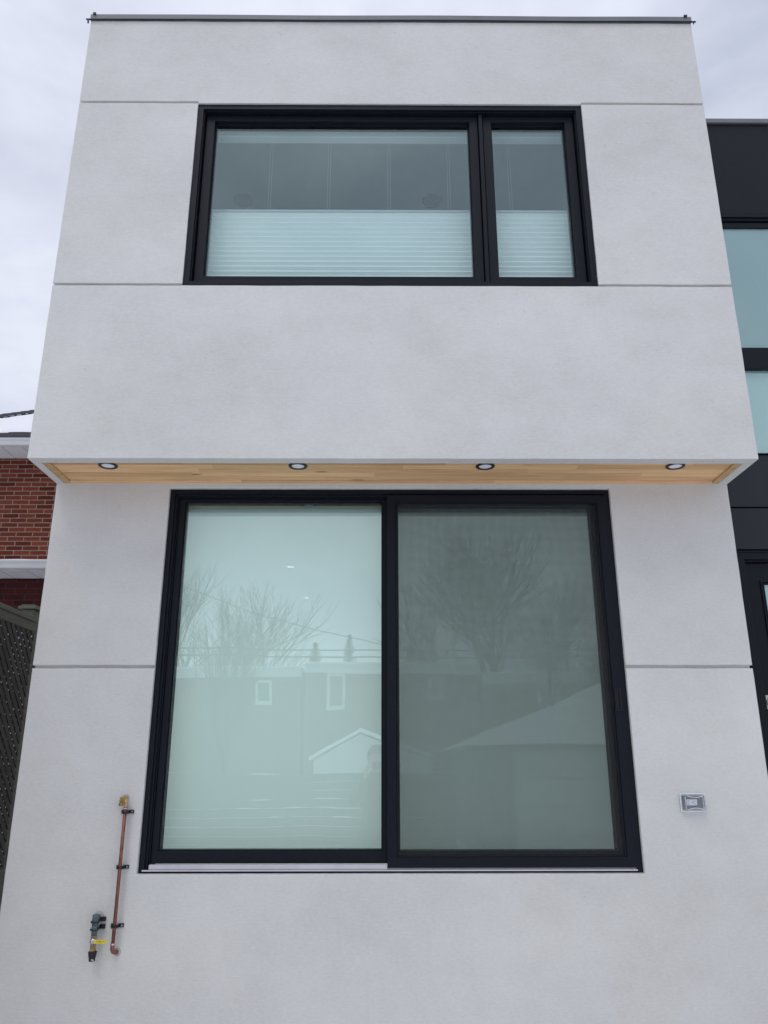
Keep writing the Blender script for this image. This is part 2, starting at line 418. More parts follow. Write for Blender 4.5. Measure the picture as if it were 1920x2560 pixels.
# ------------------------------------------------------------------ the setting
def ground():
    bm = bmesh.new()
    xs = [-400, -150, -60, -30] + [-20 + i * 1.0 for i in range(41)] + [30, 60, 150, 400]
    ys = [-400, -150, -70] + [-50 + i * 1.25 for i in range(57)] + [30, 60, 150, 400]
    g = [[bm.verts.new((x, y, (noise.noise(Vector((x * 0.35, y * 0.35, 0))) * 0.06 if abs(x) < 25 and -45 < y < 18 else 0.0))) for x in xs] for y in ys]
    for j in range(len(ys) - 1):
        for i in range(len(xs) - 1):
            bm.faces.new((g[j][i], g[j][i + 1], g[j + 1][i + 1], g[j + 1][i]))
    me = bpy.data.meshes.new('ground'); bm.to_mesh(me); bm.free()
    me.materials.append(M['snow'])
    for p in me.polygons: p.use_smooth = True
    o = bpy.data.objects.new('ground', me); COL.objects.link(o)
    tag(o, 'snow covered ground in front of the white house', None, None, 'structure')
ground()

# ------------------------------------------------------------------ the white house
XL, XR = -1.794, 1.940
YU = -0.383
ZS, ZT = 3.180, 6.092
BACK = 6.0
house = empty('house', 'modern white stucco house with overhanging upper storey and black entry side', 'house', (0, 0, 0))

def relief(mb, x0, x1, z0, z1, y0, openings, grooves, outs, gap=0.0155, notch=True, open_depth=0.16, step=0.05, jit=0.0016):
    """wall front cut out of a grid: openings are holes, grooves are sunk 11 mm, all edges slightly uneven"""
    fx = {x0, x1}; fz = {z0, z1}
    for a, b, c, d in openings: fx |= {a, b}; fz |= {c, d}
    for a, b, zc in grooves: fx |= {a, b}; fz |= {zc - gap / 2, zc + gap / 2}
    if notch: fx |= {x0 + 0.009, x1 - 0.009}
    def cuts(f, a, b):
        f = sorted(f); r = []
        for p, q in zip(f[:-1], f[1:]):
            n = max(1, int(round((q - p) / step)))
            r += [p + (q - p) * k / n for k in range(n)]
        return r + [f[-1]]
    X, Z = cuts(fx, x0, x1), cuts(fz, z0, z1)
    def depth(xm, zm):
        if xm < x0 or xm > x1 or zm < z0 or zm > z1:
            if zm < z0: return ('out', outs[2])
            if zm > z1: return ('out', outs[3])
            return ('out', outs[0] if xm < x0 else outs[1])
        for a, b, c, d in openings:
            if a < xm < b and c < zm < d: return ('open', open_depth)
        for a, b, zc in grooves:
            if a < xm < b and abs(zm - zc) < gap / 2:
                if notch and (xm < x0 + 0.009 or xm > x1 - 0.009): return ('notch', 0.035)
                return ('groove', 0.020)
        return ('wall', 0.0)
    def P(x, z, d):
        jx = jz = jy = 0
        if True:
            q = Vector((x * 9, z * 9, y0 * 3))
            jx = noise.noise(q) * jit; jz = noise.noise(q + Vector((31, 7, 3))) * jit
            jy = noise.noise(q * 0.35 + Vector((3, 17, 3))) * 0.0016 if d < 0.1 else 0
        return (x + jx, y0 + d + jy, z + jz)
    nx, nz = len(X) - 1, len(Z) - 1
    D = {}
    for i in range(-1, nx + 1):
        for j in range(-1, nz + 1):
            xm = X[0] - 1 if i < 0 else (X[-1] + 1 if i >= nx else (X[i] + X[i + 1]) / 2)
            zm = Z[0] - 1 if j < 0 else (Z[-1] + 1 if j >= nz else (Z[j] + Z[j + 1]) / 2)
            D[i, j] = depth(xm, zm)
    for i in range(nx):
        for j in range(nz):
            k, d = D[i, j]
            if k == 'open': continue
            mb.face(P(X[i], Z[j], d), P(X[i + 1], Z[j], d), P(X[i + 1], Z[j + 1], d), P(X[i], Z[j + 1], d))
    for i in range(-1, nx):
        for j in range(0, nz):
            a, b = D[i, j][1], D[i + 1, j][1]
            if abs(a - b) > 1e-6:
                x = X[i + 1]
                mb.face(P(x, Z[j], a), P(x, Z[j], b), P(x, Z[j + 1], b), P(x, Z[j + 1], a))
    for j in range(-1, nz):
        for i in range(0, nx):
            a, b = D[i, j][1], D[i, j + 1][1]
            if abs(a - b) > 1e-6:
                z = Z[j + 1]
                mb.face(P(X[i], z, a), P(X[i], z, b), P(X[i + 1], z, b), P(X[i + 1], z, a))

# lower storey
DL, DR, DB, DT = -1.164, 1.279, 1.190, 3.153
mb = MB()
relief(mb, XL, XR, -0.1, ZS + 0.025, 0.0, [(DL, DR, DB, DT)], [(XL, DL, 2.174), (DR, XR, 2.174)], (BACK, BACK, 0.3, 0.012))
lower = mb.build('wall', M['stucco'], house, bevel=0.0045, merge=True)
tag(lower, 'lower stucco wall around the sliding window')
# upper storey
UL, UR, UB, UT = -1.086, 1.206, 4.198, 5.456
mb = MB()
relief(mb, XL, XR, ZS, ZT, YU, [(UL, UR, UB, UT)], [(XL, UL, 5.4625), (UR, XR, 5.4625), (XL, UL, 4.2045), (UR, XR, 4.2045)],
       (BACK - YU, BACK - YU, 0.068, 0.3))
# underside returns at both ends of the overhang
for a, b in ((XL, XL + 0.042), (XR - 0.050, XR)):
    mb.face((a, YU + 0.068, ZS), (b, YU + 0.068, ZS), (b, -0.0005, ZS), (a, -0.0005, ZS))
for x in (XL + 0.042, XR - 0.050):
    mb.face((x, YU + 0.068, ZS), (x, -0.001, ZS), (x, -0.001, ZS + 0.03), (x, YU + 0.068, ZS + 0.03))
mb.face((XL + 0.042, YU + 0.068, ZS), (XR - 0.05, YU + 0.068, ZS), (XR - 0.05, YU + 0.068, ZS + 0.03), (XL + 0.042, YU + 0.068, ZS + 0.03))
upper = mb.build('wall', M['stucco'], house, bevel=0.0045, merge=True)
tag(upper, 'overhanging upper stucco wall with two thin horizontal joints')

# soffit of pine boards
SX0, SX1, SY0, SY1 = XL + 0.042, XR - 0.050, YU + 0.068, 0.0
mb = MB()
rows = 5; bw = (SY1 - SY0 - 0.022) / rows
rng = random.Random(4)
for r in range(rows):
    y0 = SY0 + r * bw; x = SX0 + 0.038
    off = rng.uniform(0.4, 1.6)
    first = True
    while x < SX1 - 0.038:
        ln = off if first else rng.uniform(0.9, 1.9); first = False
        x1 = min(x + ln, SX1 - 0.038)
        mb.tone = rng.choice([0.1, 0.3, 0.45, 0.55, 0.65, 0.8, 0.95]) + rng.uniform(-0.05, 0.05)
        # board face plus the small chamfer of the tongue-and-groove joint
        mb.box(x + 0.0004, x1 - 0.0004, y0 + 0.0022, y0 + bw - 0.0022, ZS + 0.012, ZS + 0.028)
        x = x1
soffit = mb.build('soffit', M['pine'], house, bevel=0.0012, bseg=1)
mb = MB(); mb.tone = 0.6
mb.box(SX0, SX0 + 0.037, SY0 + 0.001, SY1 - 0.001, ZS + 0.002, ZS + 0.028)
mb.build('trim', M['pine_trim'], soffit, bevel=0.002)
mb = MB(); mb.tone = 0.6
mb.box(SX1 - 0.037, SX1, SY0 + 0.001, SY1 - 0.001, ZS + 0.002, ZS + 0.028)
mb.build('trim', M['pine_trim'], soffit, bevel=0.002)
mb = MB(); mb.tone = 0.75
x = SX0 + 0.038
for ln in (0.95, 1.4, 2.0):
    x1 = min(x + ln, SX1 - 0.038); mb = MB(); mb.tone = {0.95: 0.9, 1.4: 0.35, 2.0: 0.75}[ln]
    mb.box(x, x1 - 0.001, SY1 - 0.0215, SY1 - 0.001, ZS + 0.003, ZS + 0.028); x = x1
    mb.build('trim', M['pine'], soffit, bevel=0.002)
mb = MB(); mb.box(SX0 - 0.02, SX1 + 0.02, SY0 - 0.02, SY1 + 0.2, ZS + 0.031, ZS + 0.2)
mb.build('floor_joist_board', M['room_dark'], house)

# roof and flashing on the parapet
mb = MB(); mb.box(XL + 0.02, XR - 0.02, YU + 0.31, BACK, 5.86, 5.96)
mb.build('roof', M['snow'], house)
mb = MB()
def wavy_box(mb, x0, x1, y0, y1, z0, z1, n=40, amp=0.003, seed=0.0):
    for k in range(n):
        a = x0 + (x1 - x0) * k / n; b = x0 + (x1 - x0) * (k + 1) / n
        da = noise.noise(Vector((a * 1.3, seed, 0))) * amp; db = noise.noise(Vector((b * 1.3, seed, 0))) * amp
        i = len(mb.v)
        for (x, d) in ((a, da), (b, db)):
            mb.v += [(x, y0, z0 + d), (x, y1, z0 + d), (x, y1, z1 + d), (x, y0, z1 + d)]
        for q in ((0, 4, 7, 3), (1, 2, 6, 5), (0, 1, 5, 4), (3, 7, 6, 2)):
            mb.f.append(tuple(i + t for t in q)); mb.t.append(0.5)
        if k == 0: mb.f.append((i, i + 3, i + 2, i + 1)); mb.t.append(0.5)
        if k == n - 1: mb.f.append((i + 4, i + 5, i + 6, i + 7)); mb.t.append(0.5)
wavy_box(mb, XL - 0.004, XR + 0.002, YU - 0.009, YU + 0.32, ZT + 0.005, ZT + 0.046, amp=0.004)
mb.box(XL - 0.004, XL + 0.25, YU + 0.322, BACK, ZT + 0.004, ZT + 0.052)
mb.box(XR - 0.25, XR + 0.002, YU + 0.322, BACK, ZT + 0.004, ZT + 0.052)
coping = mb.build('coping', M['coping'], house)
mb = MB()
wavy_box(mb, XL - 0.028, XR + 0.026, YU - 0.016, YU - 0.006, ZT + 0.001, ZT + 0.0045, amp=0.004)
mb.box(XL - 0.017, XL - 0.009, YU - 0.015, YU - 0.007, ZT - 0.028, ZT + 0.0005)
mb.box(XR + 0.009, XR + 0.014, YU - 0.015, YU - 0.007, ZT - 0.014, ZT + 0.0005)
mb.box(XL + 0.012, XL + 0.030, YU - 0.019, YU - 0.010, ZT + 0.040, ZT + 0.051)
mb.box(XR - 0.045, XR - 0.025, YU - 0.019, YU - 0.010, ZT + 0.040, ZT + 0.052)
mb.build('drip_edge', M['coping_dark'], coping)

# body behind: back wall, floors and rooms
mb = MB(); mb.box(XL + 0.01, XR - 0.01, BACK, BACK + 0.2, 0, 5.95); mb.build('rear_wall', M['stucco'], house)
mb = MB(); mb.box(XL + 0.002, XR - 0.002, 0.17, BACK - 0.002, 3.21, 3.40); mb.build('ceiling', M['drywall'], house)
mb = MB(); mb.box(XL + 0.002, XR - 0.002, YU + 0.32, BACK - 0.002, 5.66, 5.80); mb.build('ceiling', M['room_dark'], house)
mb = MB(); mb.box(XL + 0.002, XR - 0.002, 0.17, BACK - 0.002, 0.55, 0.70); mb.build('floor', M['floor_in'], house)
def liner(y0, y1, z0, z1, m, hole=None):
    mb = MB(); t = 0.03
    mb.box(XL + 0.004, XL + 0.004 + t, y0, y1, z0, z1); mb.box(XR - 0.004 - t, XR - 0.004, y0, y1, z0, z1)
    mb.box(XL + 0.04, XR - 0.04, y1 - t, y1, z0, z1)
    if hole:
        a, b, c, d = hole
        mb.box(XL + 0.04, a, y0, y0 + 0.012, z0, z1); mb.box(b, XR - 0.04, y0, y0 + 0.012, z0, z1)
        mb.box(a, b, y0, y0 + 0.012, z0, c)
        if d < z1: mb.box(a, b, y0, y0 + 0.012, d, z1)
    mb.build('interior_wall', m, house)
liner(0.165, 4.6, 0.705, 3.205, M['drywall'], (DL - 0.01, DR + 0.01, DB - 0.02, DT + 0.01))
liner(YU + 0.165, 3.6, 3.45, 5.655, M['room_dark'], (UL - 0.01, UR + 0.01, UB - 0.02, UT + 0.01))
mb = MB(); mb.box(DL, DR, 0.161, 0.30, DB - 0.04, DB - 0.005); mb.build('window_stool', M['sill'], house)
mb = MB(); mb.box(UL, UR, YU + 0.161, YU + 0.30, UB - 0.04, UB - 0.005); mb.build('window_stool', M['sill'], house)

# ---- upper window
mb = MB(); y = YU
mb.ring(UL + .001, UR - .001, UB + .001, UT - .001, .034, y + .010, y + .150)
mb.ring(UL + .035, UR - .035, UB + .035, UT - .035, .006, y + .022, y + .149)
mb.box(UL + .041, UR - .041, y + .040, y + .148, UB + .036, UB + .044)
win = mb.build('window', M['frame'], house, bevel=0.0012, bseg=1)
tag(win, 'upper black framed window with one wide and one narrow pane')
mb = MB(); mb.box(0.590, 0.6125, y + .032, y + .148, UB + .0445, UT - .0415)
mb.build('mullion', M['frame'], win, bevel=0.002)
for (a, b) in ((UL + .0475, 0.585), (0.6175, UR - .0475)):
    mb = MB()
    mb.ring(a, b, UB + .046, UT - .0435, .050, y + .050, y + .130, wt=.040, wb=.048)
    mb.ring(a + .050, b - .050, UB + .094, UT - .0835, .006, y + .074, y + .129)
    s = mb.build('sash', M['frame'], win, bevel=0.0015, bseg=1)
    mb = MB(); mb.box(a + .048, b - .048, y + .084, y + .092, UB + .092, UT - .0815)
    mb.build('glass_pane', M['glass'], win)

# ---- sliding window
mb = MB()
mb.ring(DL + .001, DR - .001, DB + .001, DT - .001, .028, .016, .150, wt=.024, wb=.010)
mb.ring(DL + .029, DR - .029, DB + .011, DT - .025, .012, .028, .149, wb=.004)
mb.ring(DL + .041, DR - .041, DB + .015, DT - .037, .007, .040, .148, wb=.003)
swin = mb.build('window', M['frame'], house, bevel=0.0012, bseg=1)
tag(swin, 'large black framed sliding window with two panes')
# fixed left sash
mb = MB()
zb, zt = DB + .042, DT - .046
mb.ring(DL + .049, 0.052, zb, zt, .032, .050, .120, wr=.036, wt=.014, wb=.056)
mb.ring(DL + .081, 0.016, zb + .056, zt - .014, .006, .062, .119)
mb.build('sash', M['frame'], swin, bevel=0.0015, bseg=1)
mb = MB(); mb.box(DL + .079, 0.018, .076, .084, zb + .052, zt - .010)
mb.build('glass_pane', M['glass'], swin)
# sliding right sash, behind the screen
mb = MB()
mb.ring(0.054, DR - .049, zb, zt, .050, .070, .135, wr=.052, wt=.030, wb=.056)
mb.build('sash', M['frame'], swin, bevel=0.0015, bseg=1)
mb = MB(); mb.box(0.100, DR - .097, .096, .104, zb + .052, zt - .026)
mb.build('glass_pane', M['glass'], swin)
# screen frame
mb = MB()
sx0, sx1, sz0, sz1 = 0.040, 1.252, DB + .026, DT - .034
mb.ring(sx0, sx1, sz0, sz1, .046, .014, .040, wt=.046, wb=.046)
mb.ring(sx0 + .046, sx1 - .046, sz0 + .046, sz1 - .046, .006, .020, .039, wr=.010)
scr = mb.build('insect_screen', M['frame'], swin, bevel=0.002)
mb = MB(); mb.face((sx0 + .05, .030, sz0 + .05), (sx1 - .052, .030, sz0 + .05), (sx1 - .052, .030, sz1 - .05), (sx0 + .05, .030, sz1 - .05))
mesh_o = mb.build('screen_mesh', M['screen'], swin)
mb = MB()
mb.ring(1.213, 1.243, 1.952, 2.064, .007, .009, .015); mb.box(1.2205, 1.228, .008, .013, 1.962, 2.054)
mb.build('pull_handle', M['frame_dark'], swin, bevel=0.001, bseg=1)
mb = MB(); mb.box(DL + .050, 0.039, .020, .049, DB + .0185, DB + .0395); mb.box(DL + .020, 1.25, .010, .019, DB + .0115, DB + .0178)
mb.box(0.0405, DR - .030, .024, .049, DB + .0185, DB + .0245)
mb.build('sill_track', M['sill'], swin, bevel=0.001, bseg=1)
mb = MB(); mb.box(DL + .083, DL + .09, .060, .0618, 1.345, 1.395)
mb.build('latch', M['frame_dark'], swin)

# caulk lines between frames and stucco
mb = MB()
mb.ring(DL - .001, DR + .001, DB - .001, DT + .001, .004, .008, .0155)
mb.build('caulk', M['caulk'], swin)

# ---- black entry side
YW = 0.4
mb = MB()
X0, X1 = XR + 0.002, 5.2
def panel(mbx, a, b, c, d, y=YW, t=0.03): mbx.box(a, b, y, y + t, c, d)
mb = MB(); mb.box(X0, X1, YW + .035, YW + 4.5, 0.0, 6.05)
wing = mb.build('entry_wall', M['cladding'], house)
for (a, b, c, d, m) in ((1.96, X1, 5.300, 6.060, 'cladding_fine'), (2.115, X1, 3.178, 3.515, 'cladding'), (2.115, X1, 2.912, 3.168, 'cladding')):
    mb = MB(); panel(mb, a, b, c, d); mb.build('cladding_panel', M[m], house, bevel=0.002)
mb = MB(); mb.box(2.098, 2.108, YW - .006, YW + .034, 2.90, 3.52); mb.build('corner_trim', M['cladding'], house, bevel=0.002)
mb = MB(); mb.box(X0, X1, YW - .018, YW + .30, 6.066, 6.102); mb.build('coping', M['coping'], house, bevel=0.003)
mb = MB(); mb.box(X0, X1, YW - .006, YW + .12, 6.055, 6.0655); mb.build('coping', M['coping_dark'], house)
# tall window of the entry
mb = MB()
wx0, wx1, wz0, wz1 = 2.10, 4.6, 3.520, 5.292
mb.ring(wx0, wx1, wz0, wz1, .05, YW - .012, YW + .034, wt=.028, wb=.004)
mb.ring(wx0 + .02, wx1 - .02, wz0 + .004, wz1 - .028, .03, YW + .0005, YW + .034, wt=.020, wb=.002)
mb.box(wx0 + .05, wx1 - .05, YW + .012, YW + .034, 5.195, 5.235)
wwin = mb.build('window', M['frame'], house, bevel=0.0015, bseg=1)
tag(wwin, 'tall black framed entry window with pale frosted panes')
mb = MB(); mb.box(wx0 + .05, wx1 - .05, YW - .012, YW + .034, 4.110, 4.180); mb.box(wx0 + .05, wx1 - .05, YW - .004, YW + .034, 4.182, 4.262)
mb.build('transom_bar', M['frame'], wwin, bevel=0.002)
for c, d in ((3.526, 4.110), (4.262, 5.195)):
    mb = MB(); mb.box(wx0 + .05, wx1 - .05, YW + .022, YW + .028, c + .001, d - .001)
    mb.build('glass_pane', M['glass'], wwin)
    mb = MB(); mb.box(wx0 + .05, wx1 - .05, YW + .029, YW + .0335, c + .001, d - .001)
    mb.build('frosted_film', plain('frosted_film', (0.33, 0.40, 0.44) if c > 4 else (0.56, 0.63, 0.65), 0.6, 0.02), wwin)
# door
mb = MB()
mb.box(2.115, X1, YW - .002, YW + .034, 2.890, 2.902)
mb.ring(2.115, 3.20, 0.72, 2.886, .045, YW - .012, YW + .034, wt=.040)
mb.ring(2.160, 3.155, 0.765, 2.846, .012, YW + .002, YW + .034)
door = mb.build('door', M['frame'], house, bevel=0.002)
tag(door, 'black entry door with a glazed panel')
mb = MB()
mb.ring(2.174, 3.141, 0.78, 2.828, .075, YW + .020, YW + .0345, wr=.075, wt=.105, wb=.20)
mb.ring(2.249, 3.066, 0.98, 2.723, .010, YW + .012, YW + .0340)
mb.ring(2.263, 3.052, 0.994, 2.709, .008, YW + .016, YW + .0340)
mb.build('door_leaf', M['frame'], door, bevel=0.0015, bseg=1)
mb = MB(); mb.box(2.271, 3.044, YW + .026, YW + .030, 1.0, 2.701); mb.build('glass_pane', M['glass'], door)
mb = MB(); mb.box(2.271, 3.044, YW + .0305, YW + .0345, 1.0, 2.701); mb.build('frosted_film', plain('pale_film', (0.42, 0.50, 0.50), 0.6, 0.04), door)
mb = MB()
mb.lathe([(0.0, 0), (0.030, 0), (0.033, .004), (0.033, .010), (0.0, .010)], (2.212, YW - .0, 2.022), 'y', 28)
mb.box(2.178, 2.246, YW + .006, YW + .019, 1.985, 2.062)
dbt = mb.build('deadbolt', M['nickel'], door, bevel=0.002)
mb = MB(); mb.lathe([(0.0, 0), (0.013, 0), (0.013, .004), (0, .004)], (2.212, YW - .0045, 2.022), 'y', 20)
mb.build('lock_cylinder', M['chrome'], door)
mb = MB(); mb.lathe([(0, 0), (.027, 0), (.027, .012), (0, .012)], (2.212, YW + .007, 1.83), 'y', 24)
mb.tube([(2.212, YW + .006, 1.83), (2.212, YW - .045, 1.83), (2.33, YW - .05, 1.83)], .009)
mb.build('door_handle', M['nickel'], door)
mb = MB()
for k in range(4): mb.box(2.0, 3.6, -0.2 - 0.28 * k, YW - .015 if k == 0 else -0.2 - 0.28 * (k - 1), 0.0, 0.70 - 0.17 * k)
mb.build('steps', M['concrete'], house, bevel=0.01)

# ------------------------------------------------------------------ lights under the soffit
def recessed(x, y, z, label, mlens, group, R0=0.050, power=0):
    t = empty('recessed_light', label, 'ceiling light', (x, y, z), group)
    mb = MB(); mb.lathe([(R0 * .66, -.003), (R0 * .70, -.006), (R0 * .95, -.006), (R0, -.003), (R0, 0.004), (R0 * .66, .004), (R0 * .66, -.003)], (0, 0, 0), 'z', 40)
    mb.f = mb.f[:-2]; mb.t = mb.t[:-2]
    mb.build('trim_ring', M['black_ring'], t, smooth=False)
    mb = MB(); mb.lathe([(0.0, -.003), (R0 * .658, -.0025), (R0 * .658, .003)], (0, 0, 0), 'z', 40)
    mb.build('lens', mlens, t)
    if power:
        ld = bpy.data.lights.new('lamp', 'AREA'); ld.shape = 'DISK'; ld.size = R0 * 1.2; ld.energy = power; ld.color = (0.86, 1.0, 1.06)
        lo_ = bpy.data.objects.new('lamp', ld); COL.objects.link(lo_); lo_.parent = t; lo_.location = (0, 0, -.008)
    return t
g = 'round recessed lights in the wooden soffit'
recessed(-1.428, -.251, ZS + .012, 'black ringed round soffit light nearest the left end of the overhang', M['lens'], g)
recessed(-.430, -.248, ZS + .012, 'black ringed round soffit light above the left pane of the sliding window', M['lens'], g)
recessed(.557, -.248, ZS + .012, 'black ringed round soffit light above the screened right pane', M['lens'], g)
recessed(1.560, -.254, ZS + .012, 'black ringed round soffit light nearest the right end of the overhang', M['lens'], g)
g2 = 'lights in the ceiling behind the roller blind'
recessed(-.714, 2.05, 3.208, 'lit indoor ceiling light glowing higher through the pale roller blind', M['lens_on'], g2, .052, 44)
recessed(-.700, 3.30, 3.208, 'lit indoor ceiling light glowing lower through the pale roller blind', M['lens_on'], g2, .052, 44)
g3 = 'unlit ceiling lights in the upstairs room'
recessed(-1.01, .72, 5.658, 'faint round ceiling light upstairs behind the left of the wide pane', M['black_ring'], g3, .075)
recessed(.388, .72, 5.658, 'faint round ceiling light upstairs near the window mullion', M['black_ring'], g3, .075)

# ------------------------------------------------------------------ blinds
def cellular(x0, x1, cords, label):
    t = empty('cellular_blind', label, 'blind', ((x0 + x1) / 2, -.19, UB), 'pleated blinds half drawn in the upper window')
    ox = (x0 + x1) / 2
    mb = MB(); mb.box(x0 - ox, x1 - ox, -.02, .035, 1.172, 1.254); mb.box(x0 - ox, x1 - ox, -.024, -.0205, 1.236, 1.250)
    mb.build('headrail', M['blind'], t, bevel=.002)
    zt = 4.838 - UB
    mb = MB(); mb.box(x0 - ox, x1 - ox, -.016, .016, zt - .010, zt); mb.build('top_rail', M['sill'], t, bevel=.001)
    # pleats: zig-zag cloth
    mb = MB(); p = .0335; n = int((zt - .01 - 0.0) / p) + 1
    for side in (-1, 1):
        for k in range(n):
            z1 = zt - .0102 - k * p; z0 = z1 - p; zm = (z0 + z1) / 2
            yo, yi = side * .016, side * .004
            mb.face((x0 - ox, yo, zm), (x1 - ox, yo, zm), (x1 - ox, yi, z1), (x0 - ox, yi, z1))
            mb.face((x0 - ox, yi, z0), (x1 - ox, yi, z0), (x1 - ox, yo, zm), (x0 - ox, yo, zm))
    mb.build('pleated_fabric', M['pleat'], t)
    for c in cords:
        for d in (-.0075, .0075):
            mb = MB(); mb.tube([(c + d - ox, -.004, zt), (c + d - ox, -.004, 1.172)], .00045, 6)
            mb.build('cord', M['blind'], t)
    return t
M['pleat'] = plain('pleated_white_cloth', (0.92, 0.90, 0.91), 0.85, 0.02, 3)
cellular(UL + .06, 0.575, (-.663, -.308, .055, .417), 'white pleated blind lowered behind the wide upstairs pane')
cellular(0.628, UR - .06, (.787,), 'white pleated blind lowered behind the narrow upstairs pane')

t = empty('roller_blind', 'plain pale roller blind drawn fully down behind the sliding window', 'blind', (0.05, .18, DB))
mb = MB(); mb.box(-1.19, 1.21, -.045, .06, 1.862, 1.955); mb.build('cassette', M['cassette'], t, bevel=.003)
mb = MB()
nx = 24
for k in range(nx):
    a = -1.18 + 2.38 * k / nx; b = -1.18 + 2.38 * (k + 1) / nx
    ya = .012 + .0015 * math.sin(a * 5); yb = .012 + .0015 * math.sin(b * 5)
    mb.face((a, ya, .012), (b, yb, .012), (b, yb, 1.861), (a, ya, 1.861))
mb.build('fabric', M['roller'], t)
mb = MB(); mb.box(-1.18, 1.20, .004, .020, .000, .0115); mb.build('bottom_bar', M['sill'], t, bevel=.002)

# ------------------------------------------------------------------ copper pipe
PX = -1.236
t = empty('copper_pipe', 'thin copper water pipe clipped upright to the stucco left of the window', 'pipe', (PX, 0, .86))
mb = MB()
mb.tube([(0, -.034, .03), (0, -.034, .635)], .0082, 16)
pp = mb.build('pipe', M['copper'], t, smooth=True)
mb = MB()
mb.tube([(0, -.034, .632), (0, -.034, .652), (-.001, -.032, .664), (-.006, -.026, .673), (-.012, -.014, .676), (-.012, .004, .676)], .0092, 16)
mb.build('elbow', M['copper_bright'], t, smooth=True)
mb = MB()
mb.tube([(0, -.034, .038), (0, -.034, .018), (.003, -.028, .006), (.010, -.010, .000), (.014, .004, .0)], .0098, 16)
mb.build('elbow', M['copper'], t, smooth=True)
mb = MB()
mb.lathe([(.0105, 0), (.0115, .004), (.0105, .008)], (0, -.034, .034), 'z', 20)
mb.build('solder_ring', M['chrome'], t, smooth=True)
mb = MB()
mb.lathe([(.0100, 0), (.0106, .003), (.0100, .006)], (0, -.034, .625), 'z', 20)
mb.build('solder_ring', M['chrome'], t, smooth=True)
mb = MB()
mb.lathe([(0, 0), (.013, 0), (.017, .004), (.017, .010), (.012, .013), (0, .013)], (-.016, -.042, .668), 'y', 8)
mb.lathe([(.009, 0), (.011, .003), (.011, .014), (0, .014)], (-.022, -.036, .640), 'z', 8)
mb.tube([(-.016, -.03, .668), (-.016, .0, .668)], .009, 12)
br = mb.build('brass_valve', M['brass'], t, bevel=.001)
mb = MB(); mb.tube([(-.026, -.044, .668), (-.046, -.046, .669)], .0016, 8); mb.build('valve_stem', M['chrome'], t)
for z in (.613, .365, .112):
    mb = MB()
    mb.box(-.026, -.012, -.006, .0, z - .008, z + .008); mb.box(.012, .034, -.006, .0, z - .008, z + .008)
    mb.box(-.014, -.009, -.040, -.004, z - .008, z + .008); mb.box(.009, .014, -.040, -.004, z - .008, z + .008)
    for q in range(8):
        a0, a1 = math.pi * q / 8, math.pi * (q + 1) / 8
        r0, r1 = .009, .0115
        mb.face(*[(r * math.cos(a), -.034 - r * math.sin(a), zz) for r, a, zz in ((r1, a0, z - .004), (r1, a1, z - .004), (r1, a1, z + .004), (r1, a0, z + .004))])
    c = mb.build('pipe_clamp', M['clamp'], t)
    mb = MB(); mb.lathe([(0, 0), (.0038, 0), (.0038, .002), (0, .002)], (.026, -.0085, z), 'y', 12); mb.build('screw', M['chrome'], c)

for z in (.676, .0):
    mb = MB(); mb.lathe([(.009, -.004), (.016, -.003), (.019, .001), (.009, .001)], (-.012 if z else .014, 0, z), 'y', 16)
    mb.build('sealant', M['caulk'], t, smooth=True)
# ------------------------------------------------------------------ gas stub with valve
t = empty('gas_pipe', 'short grey gas pipe stub with yellow lever valve below the copper pipe', 'pipe', (-1.324, 0, .83))
mb = MB()
mb.tube([(0, -.042, .150), (0, -.042, .192), (0, -.042, .196)], [.0155, .0155, .0125], 16); mb.tube([(0, .004, .178), (0, -.03, .178)], .0120, 14)
mb.build('elbow', M['pvc'], t, smooth=True)
mb = MB(); mb.tube([(0, -.042, .157), (0, -.042, .106)], .0135, 16); mb.build('pipe', M['pvc'], t, smooth=True)
mb = MB(); mb.lathe([(.015, -.005), (.023, -.003), (.027, .001), (.015, .001)], (0, 0, .178), 'y', 16); mb.build('sealant', M['caulk'], t, smooth=True)
for z in (.165, .133):
    mb = MB(); mb.box(.010, .036, -.012, .0, z - .004, z + .014); mb.box(.010, .018, -.046, -.011, z - .003, z + .008)
    mb.box(-.020, -.0135, -.05, -.002, z - .004, z + .002)
    mb.tube([(-.017, -.05, z - .003), (-.006, -.060, z - .003), (.006, -.060, z - .003), (.017, -.05, z - .003)], .0028, 8)
    mb.build('pipe_clamp', M['clamp'], t, bevel=.001)
mb = MB(); mb.lathe([(.0125, .075), (.0125, .106), (.0145, .107), (.0145, .083), (.0125, .083)], (0, -.042, 0), 'z', 6)
mb.lathe([(.0115, .052), (.0135, .053), (.0135, .072), (.0115, .075)], (0, -.042, 0), 'z', 6)
mb.build('fitting', M['putty'], t)
mb = MB(); mb.lathe([(.010, .070), (.0165, .074), (.0175, .083), (.0165, .092), (.010, .096)], (0, -.042, 0), 'z', 18)
mb.lathe([(0, 0), (.0075, 0), (.0075, .010), (0, .010)], (-.003, -.0665, .084), 'y', 8)
mb.build('valve_body', M['chrome'], t, smooth=True)
mb = MB(); mb.box(.008, .068, -.0665, -.0635, .0765, .0925); hd = mb.build('valve_lever', M['yellow'], t, bevel=.0012)
fc = bpy.data.curves.new('lever_marking', 'FONT'); fc.body = 'GB'; fc.size = .0105; fc.extrude = .0001; fc.align_x = 'CENTER'; fc.align_y = 'CENTER'
fo = bpy.data.objects.new('tmp', fc); COL.objects.link(fo)
dg = bpy.context.evaluated_depsgraph_get(); me = bpy.data.meshes.new_from_object(fo.evaluated_get(dg))
bpy.data.objects.remove(fo)
me.transform(Matrix.Translation((.036, -.0669, .0848)) @ Matrix.Rotation(R(90), 4, 'X'))
